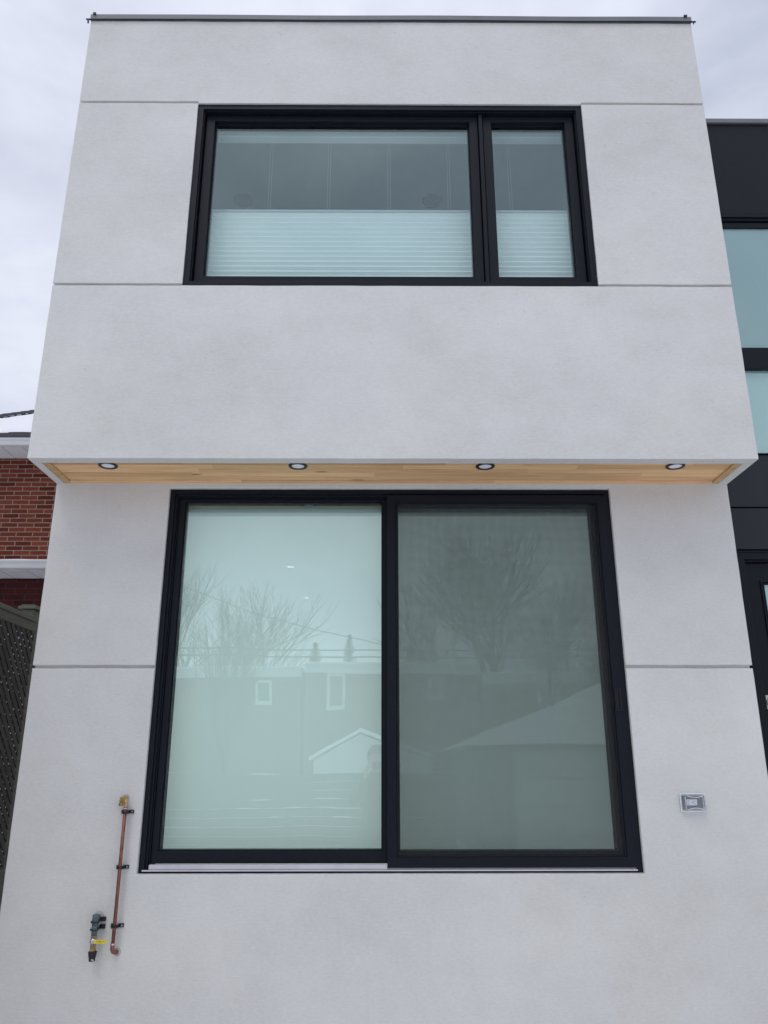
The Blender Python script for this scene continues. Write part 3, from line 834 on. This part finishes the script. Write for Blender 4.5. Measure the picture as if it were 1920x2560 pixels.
bm = bmesh.new(); bm.from_mesh(me)
for (a, b, z) in ((.018, .026, .0853), (.046, .058, .0853)):
    bmesh.ops.create_cube(bm, size=1, matrix=Matrix.Translation(((a + b) / 2, -.0668, z)) @ Matrix.Diagonal((b - a, .0003, .0012, 1)))
bm.to_mesh(me); bm.free(); me.materials.clear(); me.materials.append(M['ink'])
lo = bpy.data.objects.new('lever_marking', me); COL.objects.link(lo); lo.parent = hd
mb = MB(); mb.lathe([(.012, .040), (.014, .041), (.014, .052), (.012, .053)], (0, -.042, 0), 'z', 6); mb.build('fitting', M['brass'], t)
mb = MB()
mb.lathe([(.0, -.002), (.0150, .0), (.0155, .012), (.0195, .030), (.0205, .041), (.012, .043)], (0.001, -.042, 0), 'z', 7)
mb.build('end_cap', M['clamp'], t, bevel=.002)
mb = MB(); mb.tube([(.004, -.058, .010), (.013, -.060, .006)], .004, 8); mb.build('plug_tip', M['chrome'], t)

# ------------------------------------------------------------------ weatherproof outlet
t = empty('electrical_outlet', 'clear covered weatherproof electrical outlet on the stucco right of the window', 'outlet', (1.545, 0, 1.512))
mb = MB(); mb.box(-.050, .050, -.008, 0, -.030, .032); mb.build('base_plate', M['outlet_grey'], t, bevel=.003)
mb = MB(); mb.box(-.032, .020, -.0125, -.0085, -.0135, .0145); rc = mb.build('receptacle', M['outlet_white'], t, bevel=.0015)
mb = MB(); mb.lathe([(0, 0), (.0026, 0), (.0026, .0004), (0, .0004)], (-.002, -.0130, .0005), 'y', 14)
mb.box(.003, .011, -.0131, -.0127, .0050, .0072); mb.box(.004, .011, -.0131, -.0127, -.0072, -.0052)
mb.build('socket_hole', M['ink'], rc)
mb = MB(); mb.box(-.026, -.020, -.0131, -.0127, .0055, .0080); mb.box(-.026, -.020, -.0131, -.0127, -.0080, -.0055)
mb.build('socket_hole', M['outlet_grey'], rc)
def cover(t):
    # hollow clear shell with a bulged front
    mb = MB()
    def rr(x0, x1, z0, z1, y, r=.010, n=5):
        pts = []
        for cx, cz, a0 in ((x1 - r, z1 - r, 0), (x0 + r, z1 - r, 90), (x0 + r, z0 + r, 180), (x1 - r, z0 + r, 270)):
            for k in range(n + 1):
                a = R(a0 + 90 * k / n); pts.append((cx + r * math.cos(a), y, cz + r * math.sin(a)))
        return pts
    loops = [rr(-.063, .060, -.043, .043, -.001), rr(-.063, .060, -.043, .043, -.010), rr(-.057, .054, -.037, .037, -.014),
             rr(-.055, .052, -.034, .035, -.040), rr(-.050, .047, -.029, .030, -.046, .008)]
    for a, b in zip(loops[:-1], loops[1:]):
        n = len(a)
        for k in range(n): mb.face(a[k], a[(k + 1) % n], b[(k + 1) % n], b[k])
    mb.face(*loops[-1])
    o = mb.build('clear_cover', M['cover'], t, merge=True, smooth=True)
    m = o.modifiers.new('solid', 'SOLIDIFY'); m.thickness = .0015
    mb = MB()
    mb.ring(-.063, .060, -.043, .043, .0045, -.015, -.0098)
    for zc, s_ in ((.033, -1), (-.032, 1)):
        mb.tube([(-.040 + .08 * k / 10, -.0475, zc + s_ * .008 * (1 - (k / 5 - 1) ** 2)) for k in range(11)], .0017, 6)  # white arcs and bars: highlights of the clear bulge modelled as ribs
    mb.tube([(-.049, -.046, -.028), (-.049, -.046, .028)], .0015, 6); mb.tube([(.046, -.046, -.028), (.046, -.046, .028)], .0012, 6)
    mb.box(-.040, .012, -.020, -.0135, .0385, .0445); mb.box(-.036, -.030, -.020, -.0135, -.050, -.0395)
    mb.box(.0545, .060, -.028, -.0135, -.010, .024)
    mb.build('rim_and_highlights', M['rim'], t, bevel=.0012)
M['cover'] = make_glass('clear_polycarbonate', (0.97, 0.97, 0.98), 1.0, 0.12, 1.5)
M['rim'] = plain('white_rim_highlight', (0.82, 0.83, 0.86), 0.2, 0.05, 40)
cover(t)

# ------------------------------------------------------------------ lattice fence beside the house
t = empty('lattice_fence', 'weathered wooden lattice fence with top rail left of the white house', 'fence', (-2.42, 0.4, 0))
FX = 0.0
y0f, y1f = -1.6, 1.10
rail = MB(); rail.tone = .5
rail.box(-.070, .020, y0f, y1f - .10, 2.640, 2.672); rail.tone = .3
rail.box(-.010, .010, y0f, y1f - .10, 2.575, 2.632); rail.tone = .45
rail.build('top_rail', M['old_wood'], t, bevel=.004)
mb = MB(); mb.tone = .4; mb.box(-.11, -.02, y1f - .10, y1f - .01, 0, 2.735); post = mb.build('post', M['old_wood'], t, bevel=.004)
mb = MB(); mb.tone = .5
mb.box(-.13, .0, y1f - .12, y1f + .01, 2.737, 2.757); mb.box(-.115, -.015, y1f - .105, y1f - .005, 2.757, 2.770); mb.build('post_cap', M['old_wood'], post, bevel=.004)
mb = MB(); mb.tone = .35; mb.box(-.11, -.02, y0f - .09, y0f - .001, 0, 2.72); mb.build('post', M['old_wood'], t, bevel=.004)
def lattice(mb, sgn, x, zlo, zhi, ylo, yhi, wd=.038, gap=.016, th=.007):
    pitch = (wd + gap) * math.sqrt(2); H = zhi - zlo
    k = -int(H / pitch) - 2
    rngl = random.Random(3 + sgn)
    while True:
        a = ylo + k * pitch
        if a > yhi + H + .2: break
        # strip from (a, zlo) to (a + sgn*H, zhi), clipped to the panel
        w2 = wd * math.sqrt(2)
        pts = []
        steps = 2
        P = [(a, zlo), (a + w2, zlo), (a + w2 + sgn * H, zhi), (a + sgn * H, zhi)]
        poly = P
        for (n, lim, less) in ((0, ylo, False), (0, yhi, True)):
            o = []
            for i in range(len(poly)):
                p, q = poly[i], poly[(i + 1) % len(poly)]
                ip = p[0] <= lim if less else p[0] >= lim; iq = q[0] <= lim if less else q[0] >= lim
                if ip: o.append(p)
                if ip != iq:
                    tt = (lim - p[0]) / (q[0] - p[0]); o.append((lim, p[1] + (q[1] - p[1]) * tt))
            poly = o
            if len(poly) < 3: break
        if len(poly) >= 3:
            mb.tone = rngl.random(); xx = x + rngl.uniform(-.001, .001)
            f = [(xx, p[0], p[1]) for p in poly]; b = [(xx + th, p[0], p[1]) for p in poly]
            mb.face(*f); mb.face(*reversed(b))
            for i in range(len(f)): mb.face(f[i], f[(i + 1) % len(f)], b[(i + 1) % len(f)], b[i])
        k += 1
mb = MB(); lattice(mb, -1, .000, 1.05, 2.574, y0f, y1f - .11); lattice(mb, 1, -.010, 1.05, 2.574, y0f, y1f - .11)
mb.build('lattice', M['lattice'], t)
# snow caught in the small holes
mb = MB(); rs = random.Random(11); pitch = (.038 + .016) * math.sqrt(2)
H = 2.574 - 1.05; w2 = .038 * math.sqrt(2); g2_ = .016 * math.sqrt(2)
for i in range(-30, 60):
    for j in range(-5, 90):
        a = y0f + i * pitch + w2 + g2_ / 2; b = y0f + j * pitch + w2 + g2_ / 2
        # rising gap: y = a + (z - z0); falling gap: y = b - (z - z0)
        y = (a + b) / 2; z = 1.05 + (b - a) / 2
        if y0f + .02 < y < y1f - .13 and 1.08 < z < 2.55 and rs.random() < .55:
            r = rs.uniform(.0022, .0052) * (1.5 if z > 2.44 and rs.random() < .7 else 1)
            mb.lathe([(0, -r), (r * .8, -r * .5), (r, 0), (r * .7, r * .7), (0, r)], (.0055, y, z - .004), 'z', 6)
mb.build('snow_crumbs', M['snow'], t)['kind'] = 'stuff'
mb = MB()
for k in range(int((y1f - .1 - y0f) / .14)):
    mb.tone = rs.random(); a = y0f + k * .14; mb.box(-.008, .012, a + .003, a + .137, .06, 1.045)
mb.build('board', M['lattice'], t, bevel=.002)
mb = MB(); mb.tone = .6; mb.box(.0125, .03, y0f, y1f - .1, 1.02, 1.06); mb.build('lower_rail', M['old_wood'], t, bevel=.003)

# ------------------------------------------------------------------ red brick neighbour
nb = empty('neighbour_house', 'red brick house with snowy shingle roof and white gutters at far left', 'house', (-7, 7, 0))
NX, NY = -7, 7
def L3(p): return (p[0] - NX, p[1] - NY, p[2])
mb = MB(); mb.box(*[v for v in (-7.6 - NX, -1.0 - NX, 0, 8, 0, 6.085)]); mb.build('wall', M['brick'], nb)
mb = MB(); mb.box(-7.2 - NX, -2.6 - NX, -2.0, -.002, 0, 3.775); lw = mb.build('wall', M['brick_shaded'], nb)
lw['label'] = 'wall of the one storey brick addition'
# gutters and soffits
def gutter(y, z0, z1, x0, x1):
    mb = MB()
    pr = [(-.00, z0), (-.075, z0), (-.085, z0 + .012), (-.092, z0 + (z1 - z0) * .55), (-.115, z1 - .015), (-.115, z1), (-.105, z1), (-.105, z1 - .012), (-.08, z0 + .03), (-.0, z0 + .03)]
    n = len(pr)
    for k in range(n):
        p, q = pr[k], pr[(k + 1) % n]
        mb.face((x0, y + p[0], p[1]), (x1, y + p[0], p[1]), (x1, y + q[0], q[1]), (x0, y + q[0], q[1]))
    mb.build('gutter', M['white_metal'], nb)
gutter(-.50, 6.065, 6.165, -.9, 6.2)
mb = MB()
for k in range(24):
    a = -.9 + k * .30; mb.box(a + .006, a + .294, -.497, -.003, 6.086, 6.096)
mb.build('soffit', M['soffit_metal'], nb)
mb = MB(); mb.box(-.9, 6.2, -.5, -.485, 6.097, 6.17); mb.build('fascia', M['white_metal'], nb)
gutter(-2.42, 3.782, 3.872, -.6, 4.6)
mb = MB()
for k in range(18):
    a = -.6 + k * .30; mb.box(a + .006, a + .294, -2.417, -2.003, 3.778, 3.788)
mb.build('soffit', M['soffit_metal'], nb)
# roofs
tt = .6
def rp(x, t, dz=0): return L3((x, 6.5 + t, 6.175 + tt * t + dz))
mb = MB(); xe = -.5
# shingle courses: stepped strips
nC = 34
for k in range(nC):
    t0, t1 = 4.6 * k / nC, 4.6 * (k + 1) / nC
    xl0, xl1 = -7.87 + .42 * t0, -7.87 + .42 * t1
    a, b, c, d = rp(xl0, t0, .012), rp(xe, t0, .012), rp(xe, t1, .002), rp(xl1, t1, .002)
    mb.face(a, b, c, d); mb.face(rp(xl0, t0, .0), rp(xe, t0, .0), b, a)
# hip side
mb.face(rp(-7.87, 0), rp(-7.87 + .42 * 4.6, 4.6), L3((-8.6, 11.1, 6.175)), L3((-8.6, 6.5, 6.175)))
mb.face(rp(-5.94, 4.6), rp(xe, 4.6), L3((xe, 15.7, 6.175)), L3((-8.0, 15.7, 6.175)))
rf = mb.build('roof', M['shingle'], nb)
mb = MB()
for k in range(26):
    t0 = 4.6 * k / 26; t1 = t0 + .30; m_ = .085
    for (dx, dz) in ((0, .05),):
        a = rp(-7.87 + .42 * t0 - .12, t0, .02); b = rp(-7.87 + .42 * t0 + .16, t0, .022 + .02); c = rp(-7.87 + .42 * t1 + .16, t1, .03); d = rp(-7.87 + .42 * t1 - .12, t1, .015)
        e0 = rp(-7.87 + .42 * t0, t0, .075); e1 = rp(-7.87 + .42 * t1, t1, .062)
        mb.face(a, e0, e1, d); mb.face(e0, b, c, e1); mb.face(a, b, e0)
mb.build('hip_cap', M['shingle'], rf)
def snow_sheet(name, parent, fl, fr, tlo, thi, ts, n=70, m_=26, th=.035, P=rp):
    """lumpy snow slab between uneven edges"""
    mb = MB(); G = []
    for i in range(n + 1):
        row = []
        for j in range(m_ + 1):
            u = i / n; v = j / m_
            tl, th_ = tlo(u), thi(u); t_ = tl + (th_ - tl) * v
            xl, xr = fl(t_), fr(t_); x = xl + (xr - xl) * u
            e = min(v, 1 - v) * 8; e = min(1, e)
            h = .016 + th * e * (0.8 + .5 * noise.noise(Vector((x * 2, t_ * 3, 1)))) - ts * .008 * math.sin(t_ * 46)
            row.append((P(x, t_, h)))
        G.append(row)
    for i in range(n):
        for j in range(m_): mb.face(G[i][j], G[i + 1][j], G[i + 1][j + 1], G[i][j + 1])
    for i in range(n):
        for j in (0, m_):
            p, q = G[i][j], G[i + 1][j]; mb.face(p, q, (q[0], q[1], q[2] - .03), (p[0], p[1], p[2] - .03))
    return mb.build(name, M['snow'], parent, smooth=True, merge=True)
nz1 = lambda u, s, a: a * noise.noise(Vector((u * s, 3.3, 0)))
snow_sheet('roof_snow', nb, lambda t: -7.87 + .42 * t + .36, lambda t: xe,
           lambda u: .68 + nz1(u, 30, .16) + nz1(u, 9, .14), lambda u: 4.55, 1, n=120, m_=60)
snow_sheet('roof_snow', nb, lambda t: -7.8, lambda t: xe, lambda u: -.06, lambda u: .08 + nz1(u, 44, .05), 0, n=140, m_=6, th=.008)
mb = MB()
mb.face(L3((-7.7, 4.55, 3.875)), L3((-2.4, 4.55, 3.875)), L3((-2.4, 7.0, 4.2)), L3((-7.7, 7.0, 4.2)))
mb.face(L3((-7.7, 4.55, 3.86)), L3((-2.4, 4.55, 3.86)), L3((-2.4, 4.55, 3.875)), L3((-7.7, 4.55, 3.875)))
mb.build('roof', M['shingle'], nb)
snow_sheet('roof_snow', nb, lambda t: -7.7, lambda t: -2.4, lambda u: -.05 + nz1(u, 20, .012), lambda u: 2.4, 0, n=80, m_=20, th=.045,
           P=lambda x, t, h: L3((x, 4.55 + t, 3.875 + t * .1327 + h)))
# cable sagging on the addition wall
o = MB(); o.tube([(-4.65 + .25 * k / 1.0 , 4.985, 3.36 - .010 * k) for k in range(9)], .012, 8)
o = o.build('cable', plain('dark_red_cable', (0.10, 0.01, 0.012), .6), None); tag(o, 'dark red cable hanging across the brick addition wall at far left', 'cable')

# ------------------------------------------------------------------ what the glass mirrors: the back lane behind the camera
def far_window(parent, x, z0, z1, wd):
    mb = MB(); mb.ring(x - wd / 2 - .12, x + wd / 2 + .12, z0 - .12, z1 + .12, .12, -.06, -.001, wb=.16)
    f = mb.build('window', M['siding'], parent)
    mb = MB(); mb.box(x - wd / 2, x + wd / 2, -.035, -.001, z0 + .04, z1); mb.box(x - wd / 2, x + wd / 2, -.05, -.036, (z0 + z1) / 2 - .03, (z0 + z1) / 2 + .03)
    mb.build('pane', M['far_glass'], f)
def row_house(cx, wdt, zt, label, wins, chim=None, Y=-30):
    t = empty('row_house', label, 'house', (cx, Y, 0), 'brown brick row houses facing the sliding window', R(180))
    mb = MB(); mb.box(-wdt / 2, wdt / 2, 0.0, 9, 0, zt); mb.build('wall', M['brick_far'], t)
    mb = MB(); mb.box(-wdt / 2, wdt / 2, -.25, -.001, zt - .30, zt - .02); mb.box(-wdt / 2, wdt / 2, -.32, 9.1, zt - .018, zt + .06); mb.build('cornice', M['siding'], t)
    mb = MB(); mb.box(-wdt / 2, wdt / 2, -.30, 9, zt + .062, zt + .15); mb.build('roof_snow', M['snow'], t, bevel=.05)
    for (x, a, b, wd) in wins: far_window(t, -(x - cx), a, b, wd)
    if chim is not None:
        mb = MB(); mb.box(-(chim - cx) - .28, -(chim - cx) + .28, 1.0, 1.6, zt + .22, zt + 1.0); mb.build('chimney', M['brick_far'], t)
    return t
row_house(-9.0, 11.4, 5.45, 'low brown brick house mirrored behind the bushes in the left pane', [(-4.9, 4.1, 4.9, .5)])
row_house(0.55, 7.4, 5.62, 'brown brick row house mirrored across both panes with a chimney', [(-1.9, 3.95, 5.2, .55), (2.38, 4.35, 5.1, .36)], 1.53)
row_house(10.0, 11.2, 5.25, 'brown brick row house mirrored at the far right of the screened pane', [(7.2, 3.6, 4.8, .7), (10.5, 3.6, 4.8, .7)])

sh = empty('shed', 'white clapboard shed with snowy gable mirrored low in the left pane', 'shed', (-.4, -26, 0), None, R(180))
mb = MB()
def loc(x): return -(x + .4)
gl, gr, ap = loc(1.97), loc(-2.56), loc(-.68)
zs = [i * .13 for i in range(15)]
for a in zs:
    if a + .13 <= 1.86: mb.face((gl + .15, -.02, a), (gr - .15, -.02, a), (gr - .15, .0, a + .13), (gl + .15, .0, a + .13))
k = 0
zz = 1.82
while zz < 2.7:
    f0 = 1 - (zz - 1.82) / .92; f1 = max(0, 1 - (zz + .13 - 1.82) / .92)
    mb.face((ap + (gl + .15 - ap) * f0, -.02, zz), (ap + (gr - .15 - ap) * f0, -.02, zz), (ap + (gr - .15 - ap) * f1, 0, zz + .13), (ap + (gl + .15 - ap) * f1, 0, zz + .13)); zz += .13
mb.box(gl + .15, gr - .15, .02, 4, 0, 1.8)
mb.build('wall', M['siding'], sh)
mb = MB()
for (a, s) in ((gl, -1), (gr, 1)):
    mb.face((ap, -.35, 2.80), (a, -.35, 1.84), (a, 4.2, 1.84), (ap, 4.2, 2.80)); mb.face((ap, -.35, 2.92), (a, -.35, 1.96), (a, 4.2, 1.96), (ap, 4.2, 2.92))
    mb.face((ap, -.35, 2.80), (a, -.35, 1.84), (a, -.35, 1.96), (ap, -.35, 2.92)); mb.face((a, -.35, 1.84), (a, 4.2, 1.84), (a, 4.2, 1.96), (a, -.35, 1.96))
mb.build('roof', M['snow'], sh, merge=True)

gar = empty('garage', 'grey garage with a snowy hip roof mirrored in the screened pane', 'garage', (5.0, -10.4, 0), None, R(180))
mb = MB(); mb.box(-3.2, 3.2, 0, 5.5, 0, 1.98); mb.build('wall', plain('grey_panel', (.22, .23, .24), .7, .1, 3), gar)
mb = MB(); e = 2.0
c0, c1, c2, c3 = (-3.6, -.4, e), (3.5, -.4, e), (3.5, 5.9, e), (-3.6, 5.9, e)
r0, r1 = (-.2, 2.75, e + 1.35), (.2, 2.75, e + 1.35)
mb.face(c0, c1, r1, r0); mb.face(c1, c2, r1); mb.face(c2, c3, r0, r1); mb.face(c3, c0, r0); mb.face(c3, c2, c1, c0)
mb.build('roof', M['snow'], gar)
mb = MB(); mb.box(-3.6, 3.5, -.45, -.405, 1.90, 1.99); mb.build('fascia', M['dark_wood'], gar)
for a in (-2.6, .3):
    mb = MB()
    for k in range(4): mb.box(a, a + 2.3, -.03, -.001, .05 + k * .46, .49 + k * .46)
    mb.build('overhead_door', M['siding'], gar)
o = MB(); o.tube([(3.50, -12.0, 2.2), (3.46, -12.0, 4.5)], .045, 12); o.tube([(3.46, -12.0, 4.42), (3.46, -12.0, 4.56)], .075, 12)
o = o.build('vent_pipe', M['coping_dark'], None); tag(o, 'tall thin vent pipe rising above the snowy garage roof in the reflection', 'pipe')

f = empty('board_fence', 'dark horizontal board fence below the white shed in the reflection', 'fence', (0, -10.6, 0))
mb = MB()
for k in range(10):
    mb.box(-4.6, 1.3, -.02 + .004 * (k % 2), .02, .03 + k * .150, .172 + k * .150)
mb.build('board', M['dark_wood'], f)
for x in (-4.6, -3.1, -1.6, -.1, 1.3):
    mb = MB(); mb.box(x - .05, x + .05, -.12, -.025, 0, 1.5); mb.build('post', M['dark_wood'], f)
mb = MB(); rs = random.Random(5)
for z in (.782, .932, 1.082, 1.532):
    x = -4.5
    while x < 1.2:
        l_ = rs.uniform(.2, .9)
        if rs.random() < .5: mb.tube([(x + l_ * q / 4, .02, z + rs.uniform(-.004, .004)) for q in range(5)], [.002, .010, .012, .009, .002], 6)
        x += l_ + rs.uniform(.1, .6)
mb.build('snow_cap', M['snow'], f)['kind'] = 'stuff'

def bare_tree(x, y, h, seed, label, spread=.5, r0=.16, lv=5, group='bare trees beyond the row houses'):
    rg = random.Random(seed)
    t = empty('bare_tree', label, 'tree', (x, y, 0), group)
    tr = MB(); cr_ = MB()
    def grow(p, d, ln, r, lev):
        pts = [p]; q = p; dd = d
        for k in range(3):
            dd = (dd + Vector((rg.uniform(-1, 1), rg.uniform(-1, 1), rg.uniform(-.3, .6))) * .14).normalized()
            q = q + dd * ln / 3; pts.append(q)
        tgt = tr if lev == 0 else cr_
        tgt.tube(pts, [r, r * .88, r * .75, r * .6], 7 if lev < 2 else 3, cap=False)
        if lev >= lv: return
        nb_ = rg.choice((3, 4)) if lev < 3 else rg.choice((2, 3, 3))
        for k in range(nb_):
            s = pts[rg.choice((1, 2, 3))] if lev else pts[rg.choice((2, 3, 3))]
            ax = Vector((rg.uniform(-1, 1), rg.uniform(-1, 1), rg.uniform(-.1, .5))).normalized()
            nd = (dd + ax * spread * rg.uniform(.8, 1.6)).normalized()
            grow(s, nd, ln * rg.uniform(.62, .86), r * .55, lev + 1)
        grow(pts[-1], dd, ln * .72, r * .6, lev + 1)
    grow(Vector((0, 0, 0)), Vector((0, 0, 1)), h * .30, r0, 0)
    tr.build('trunk', M['bark'], t); cr_.build('crown', M['bark'], t)
    return t
bare_tree(-8.2, -31 -2 , 12.0, 1, 'tall bare tree mirrored at the left edge of the left pane', .55)
bare_tree(-8.0, -41, 12.0, 2, 'second bare tree from the left, mirrored behind the low brick house', .6)
bare_tree(-5.2, -24, 7.0, 3, 'slender bare tree mirrored left of the two small conifers', .35, .07)
bare_tree(6.0, -40, 15.5, 5, 'large spreading bare tree mirrored in the middle of the screened pane', .75, .36)
bare_tree(10.3, -41, 13.5, 6, 'bare tree mirrored near the right edge of the screened pane', .6)
bare_tree(7.9, -24, 7.0, 8, 'thin upright bare tree mirrored beside the vent pipe', .4, .08)

def conifer(x, y, h, label, wd):
    t = empty('conifer', label, 'tree', (x, y, 0), 'conifers beyond the row houses')
    mb = MB(); mb.tube([(0, 0, 0), (0, 0, h)], [.22, .03], 8); mb.build('trunk', M['bark'], t)
    rg = random.Random(int(h * 10)); mb = MB()
    n = 3000
    for k in range(n):
        u = rg.random() ** .8; z = h * (.15 + .85 * u); r = wd * (1 - u) * (.55 + .45 * abs(math.sin(u * 26))) + .08
        a = rg.uniform(0, 2 * math.pi); d = r * rg.uniform(.2, 1.05)
        p = Vector((d * math.cos(a), d * math.sin(a), z - d * .25)); o1 = Vector((math.cos(a), math.sin(a), -.35)) * rg.uniform(.25, .5) * (1.25 - u)
        s = Vector((-math.sin(a), math.cos(a), 0)) * rg.uniform(.07, .16)
        mb.face(p - s, p + s, p + o1)
    mb.build('crown', M['needles'], t)
conifer(-5.2, -60, 11.0, 'rounder small conifer mirrored above the roofs in the left pane', 3.6)
conifer(-2.5, -60, 11.6, 'pointed small conifer mirrored beside the window post', 3.0)

for x in (-16.0, 17.0):
    p = empty('utility_pole', 'wooden utility pole beyond the %s end of the row houses' % ('left' if x < 0 else 'right'), 'utility pole', (x, -26, 0), 'poles carrying the lane cables')
    mb = MB(); mb.tube([(0, 0, 0), (0, 0, 7.2)], [.15, .11], 12); mb.build('pole', M['bark'], p)
    mb = MB(); mb.box(-.06, .06, -1.0, 1.0, 6.4, 6.52); mb.build('crossarm', M['bark'], p)
mb = MB()
for (za, sag, y) in ((6.3, .55, -26), (6.05, .55, -26.1), (5.98, .5, -25.9)):
    mb.tube([(-16 + 33 * k / 30, y, za - sag * (1 - (2 * k / 30 - 1) ** 2)) for k in range(31)], .028, 6)
o = mb.build('overhead_cables', M['wire'], None); tag(o, 'dark cables strung level across the reflection of the row houses', 'cable')
mb = MB(); mb.tube([(-9 + 12 * k / 20, -25, 8.3 - .17 * k + .004 * (k - 10) ** 2) for k in range(21)], .018, 6)
o = mb.build('service_cable', M['wire'], None); tag(o, 'thin cable slanting down past the two small conifers in the reflection', 'cable')

# ------------------------------------------------------------------ the photographer, seen only as a dark shape in the glass
def photographer():
    t_ = bpy.data.meshes.new('person'); bm = bmesh.new()
    sk = bm.verts.layers.skin.verify()
    def V(p, r, root=False):
        v = bm.verts.new(p); v[sk].radius = (r, r) if not isinstance(r, tuple) else r; v[sk].use_root = root; return v
    def chain(v0, pts):
        for p, r in pts:
            v = V(p, r); bm.edges.new((v0, v)); v0 = v
        return v0
    pel = V((0, 0, .98), (.165, .12), True)
    chest = chain(pel, [((0, 0, 1.14), (.165, .12)), ((0, 0, 1.32), (.19, .13)), ((0, 0, 1.46), (.17, .11))])
    neck = chain(chest, [((0, .005, 1.57), .062)])
    chain(neck, [((0, .03, 1.64), .075), ((0, .025, 1.73), (.082, .098)), ((0, .015, 1.81), (.070, .085))])
    for sx in (-1, 1):
        chain(pel, [((sx * .10, 0, .88), .098), ((sx * .115, .015, .50), .066), ((sx * .12, -.01, .10), .047), ((sx * .125, .03, .055), .048), ((sx * .135, .17, .035), .038)])
        sh = chain(chest, [((sx * .175, 0, 1.475), .075), ((sx * .24, .06, 1.27), .058), ((sx * .17, .20, 1.42), .046), ((sx * .105, .30, 1.585), .030)])
        palm = chain(sh, [((sx * .088, .325, 1.635), (.030, .018))])
        for k in range(4):
            ln = (.020, .024, .022, .017)[k]; z = 1.655 + .020 * (k - 1.5)
            chain(palm, [((sx * .080, .338, z), .0095), ((sx * .066, .352 , z + .004), .0088), ((sx * (.066 - ln * .8), .356, z + .004), .0080)])
        chain(palm, [((sx * .083, .318, 1.65), .0105), ((sx * .064, .316, 1.668), .0095), ((sx * .046, .319, 1.675), .0085)])
    bm.to_mesh(t_); bm.free()
    o = bpy.data.objects.new('person', t_); COL.objects.link(o)
    m = o.modifiers.new('skin', 'SKIN'); m.use_smooth_shade = True
    m2 = o.modifiers.new('sub', 'SUBSURF'); m2.levels = 2; m2.render_levels = 2
    dg = bpy.context.evaluated_depsgraph_get()
    me = bpy.data.meshes.new_from_object(o.evaluated_get(dg))
    o.modifiers.clear(); o.data = me
    me.materials.clear()
    for mm in (plain('dark_winter_coat', (.018, .019, .024), .85, .2, 10), plain('skin_tone', (.42, .25, .18), .55, .06, 12), plain('dark_trousers', (.014, .016, .022), .85, .2, 8), plain('black_boots', (.01, .01, .01), .5)):
        me.materials.append(mm)
    # face: sink the eye sockets, raise nose, chin and brow
    for v in me.vertices:
        c = v.co
        if c.z > 1.60 and c.y > .06 and abs(c.x) < .07:
            n = math.exp(-((c.x / .012) ** 2 + ((c.z - 1.715) / .022) ** 2)) * .024
            e = sum(math.exp(-(((c.x - sx * .030) / .014) ** 2 + ((c.z - 1.742) / .011) ** 2)) for sx in (-1, 1)) * -.009
            b = math.exp(-((c.z - 1.762) / .010) ** 2) * .004; mo = math.exp(-((c.x / .022) ** 2 + ((c.z - 1.682) / .007) ** 2)) * .004
            v.co.y += n + e + b + mo
    for p in me.polygons:
        c = p.center; p.use_smooth = True
        if c.z > 1.585 and abs(c.x) < .12 and c.y < .2: p.material_index = 1
        elif c.y > .30 and c.z > 1.5: p.material_index = 1
        elif c.z < .16: p.material_index = 3
        elif c.z < .86: p.material_index = 2
    o.location = (-.03, -4.50, .02)
    tag(o, 'person in dark winter coat holding up a phone, mirrored dimly beside the window post', 'person')
    mb = MB(); prof = []
    for k in range(9):
        a = k / 8 * math.pi * .5; prof.append((.098 * math.cos(a), .135 * math.sin(a) * .85))
    mb.lathe(prof + [(0, .12)], (0, -.003, 1.765), 'z', 24)
    for (a, r) in ((-.075, .02), (.075, .02)):
        mb.tube([(a, -.02, 1.79), (a * 1.06, -.03, 1.73), (a * .9, -.035, 1.67)], [r, r * 1.1, r * .7], 8)
    mb.tube([(0, -.075, 1.80), (0, -.088, 1.72), (0, -.06, 1.64)], [.06, .06, .04], 12)
    h = mb.build('hair', plain('brown_hair', (.03, .02, .014), .7, .2, 40), o, smooth=True)
    mb = MB()
    for sx in (-1, 1):
        mb = MB(); mb.tube([(sx * .086, .02, 1.70), (sx * .094, .012, 1.725), (sx * .095, .008, 1.75), (sx * .087, .012, 1.762)], [.008, .010, .012, .006], 8)
        mb.build('ear', me.materials[1], o, smooth=True)
    mb = MB(); mb.box(-.0745, .0745, -.0045, .0045, -.036, .036)
    ph = mb.build('phone', plain('black_phone', (.012, .012, .014), .25, .05), None, bevel=.004); ph.location = (.03 - .03, -4.150, 1.675)
    tag(ph, 'black phone held level in both hands of the person in the dark coat', 'phone')
photographer()
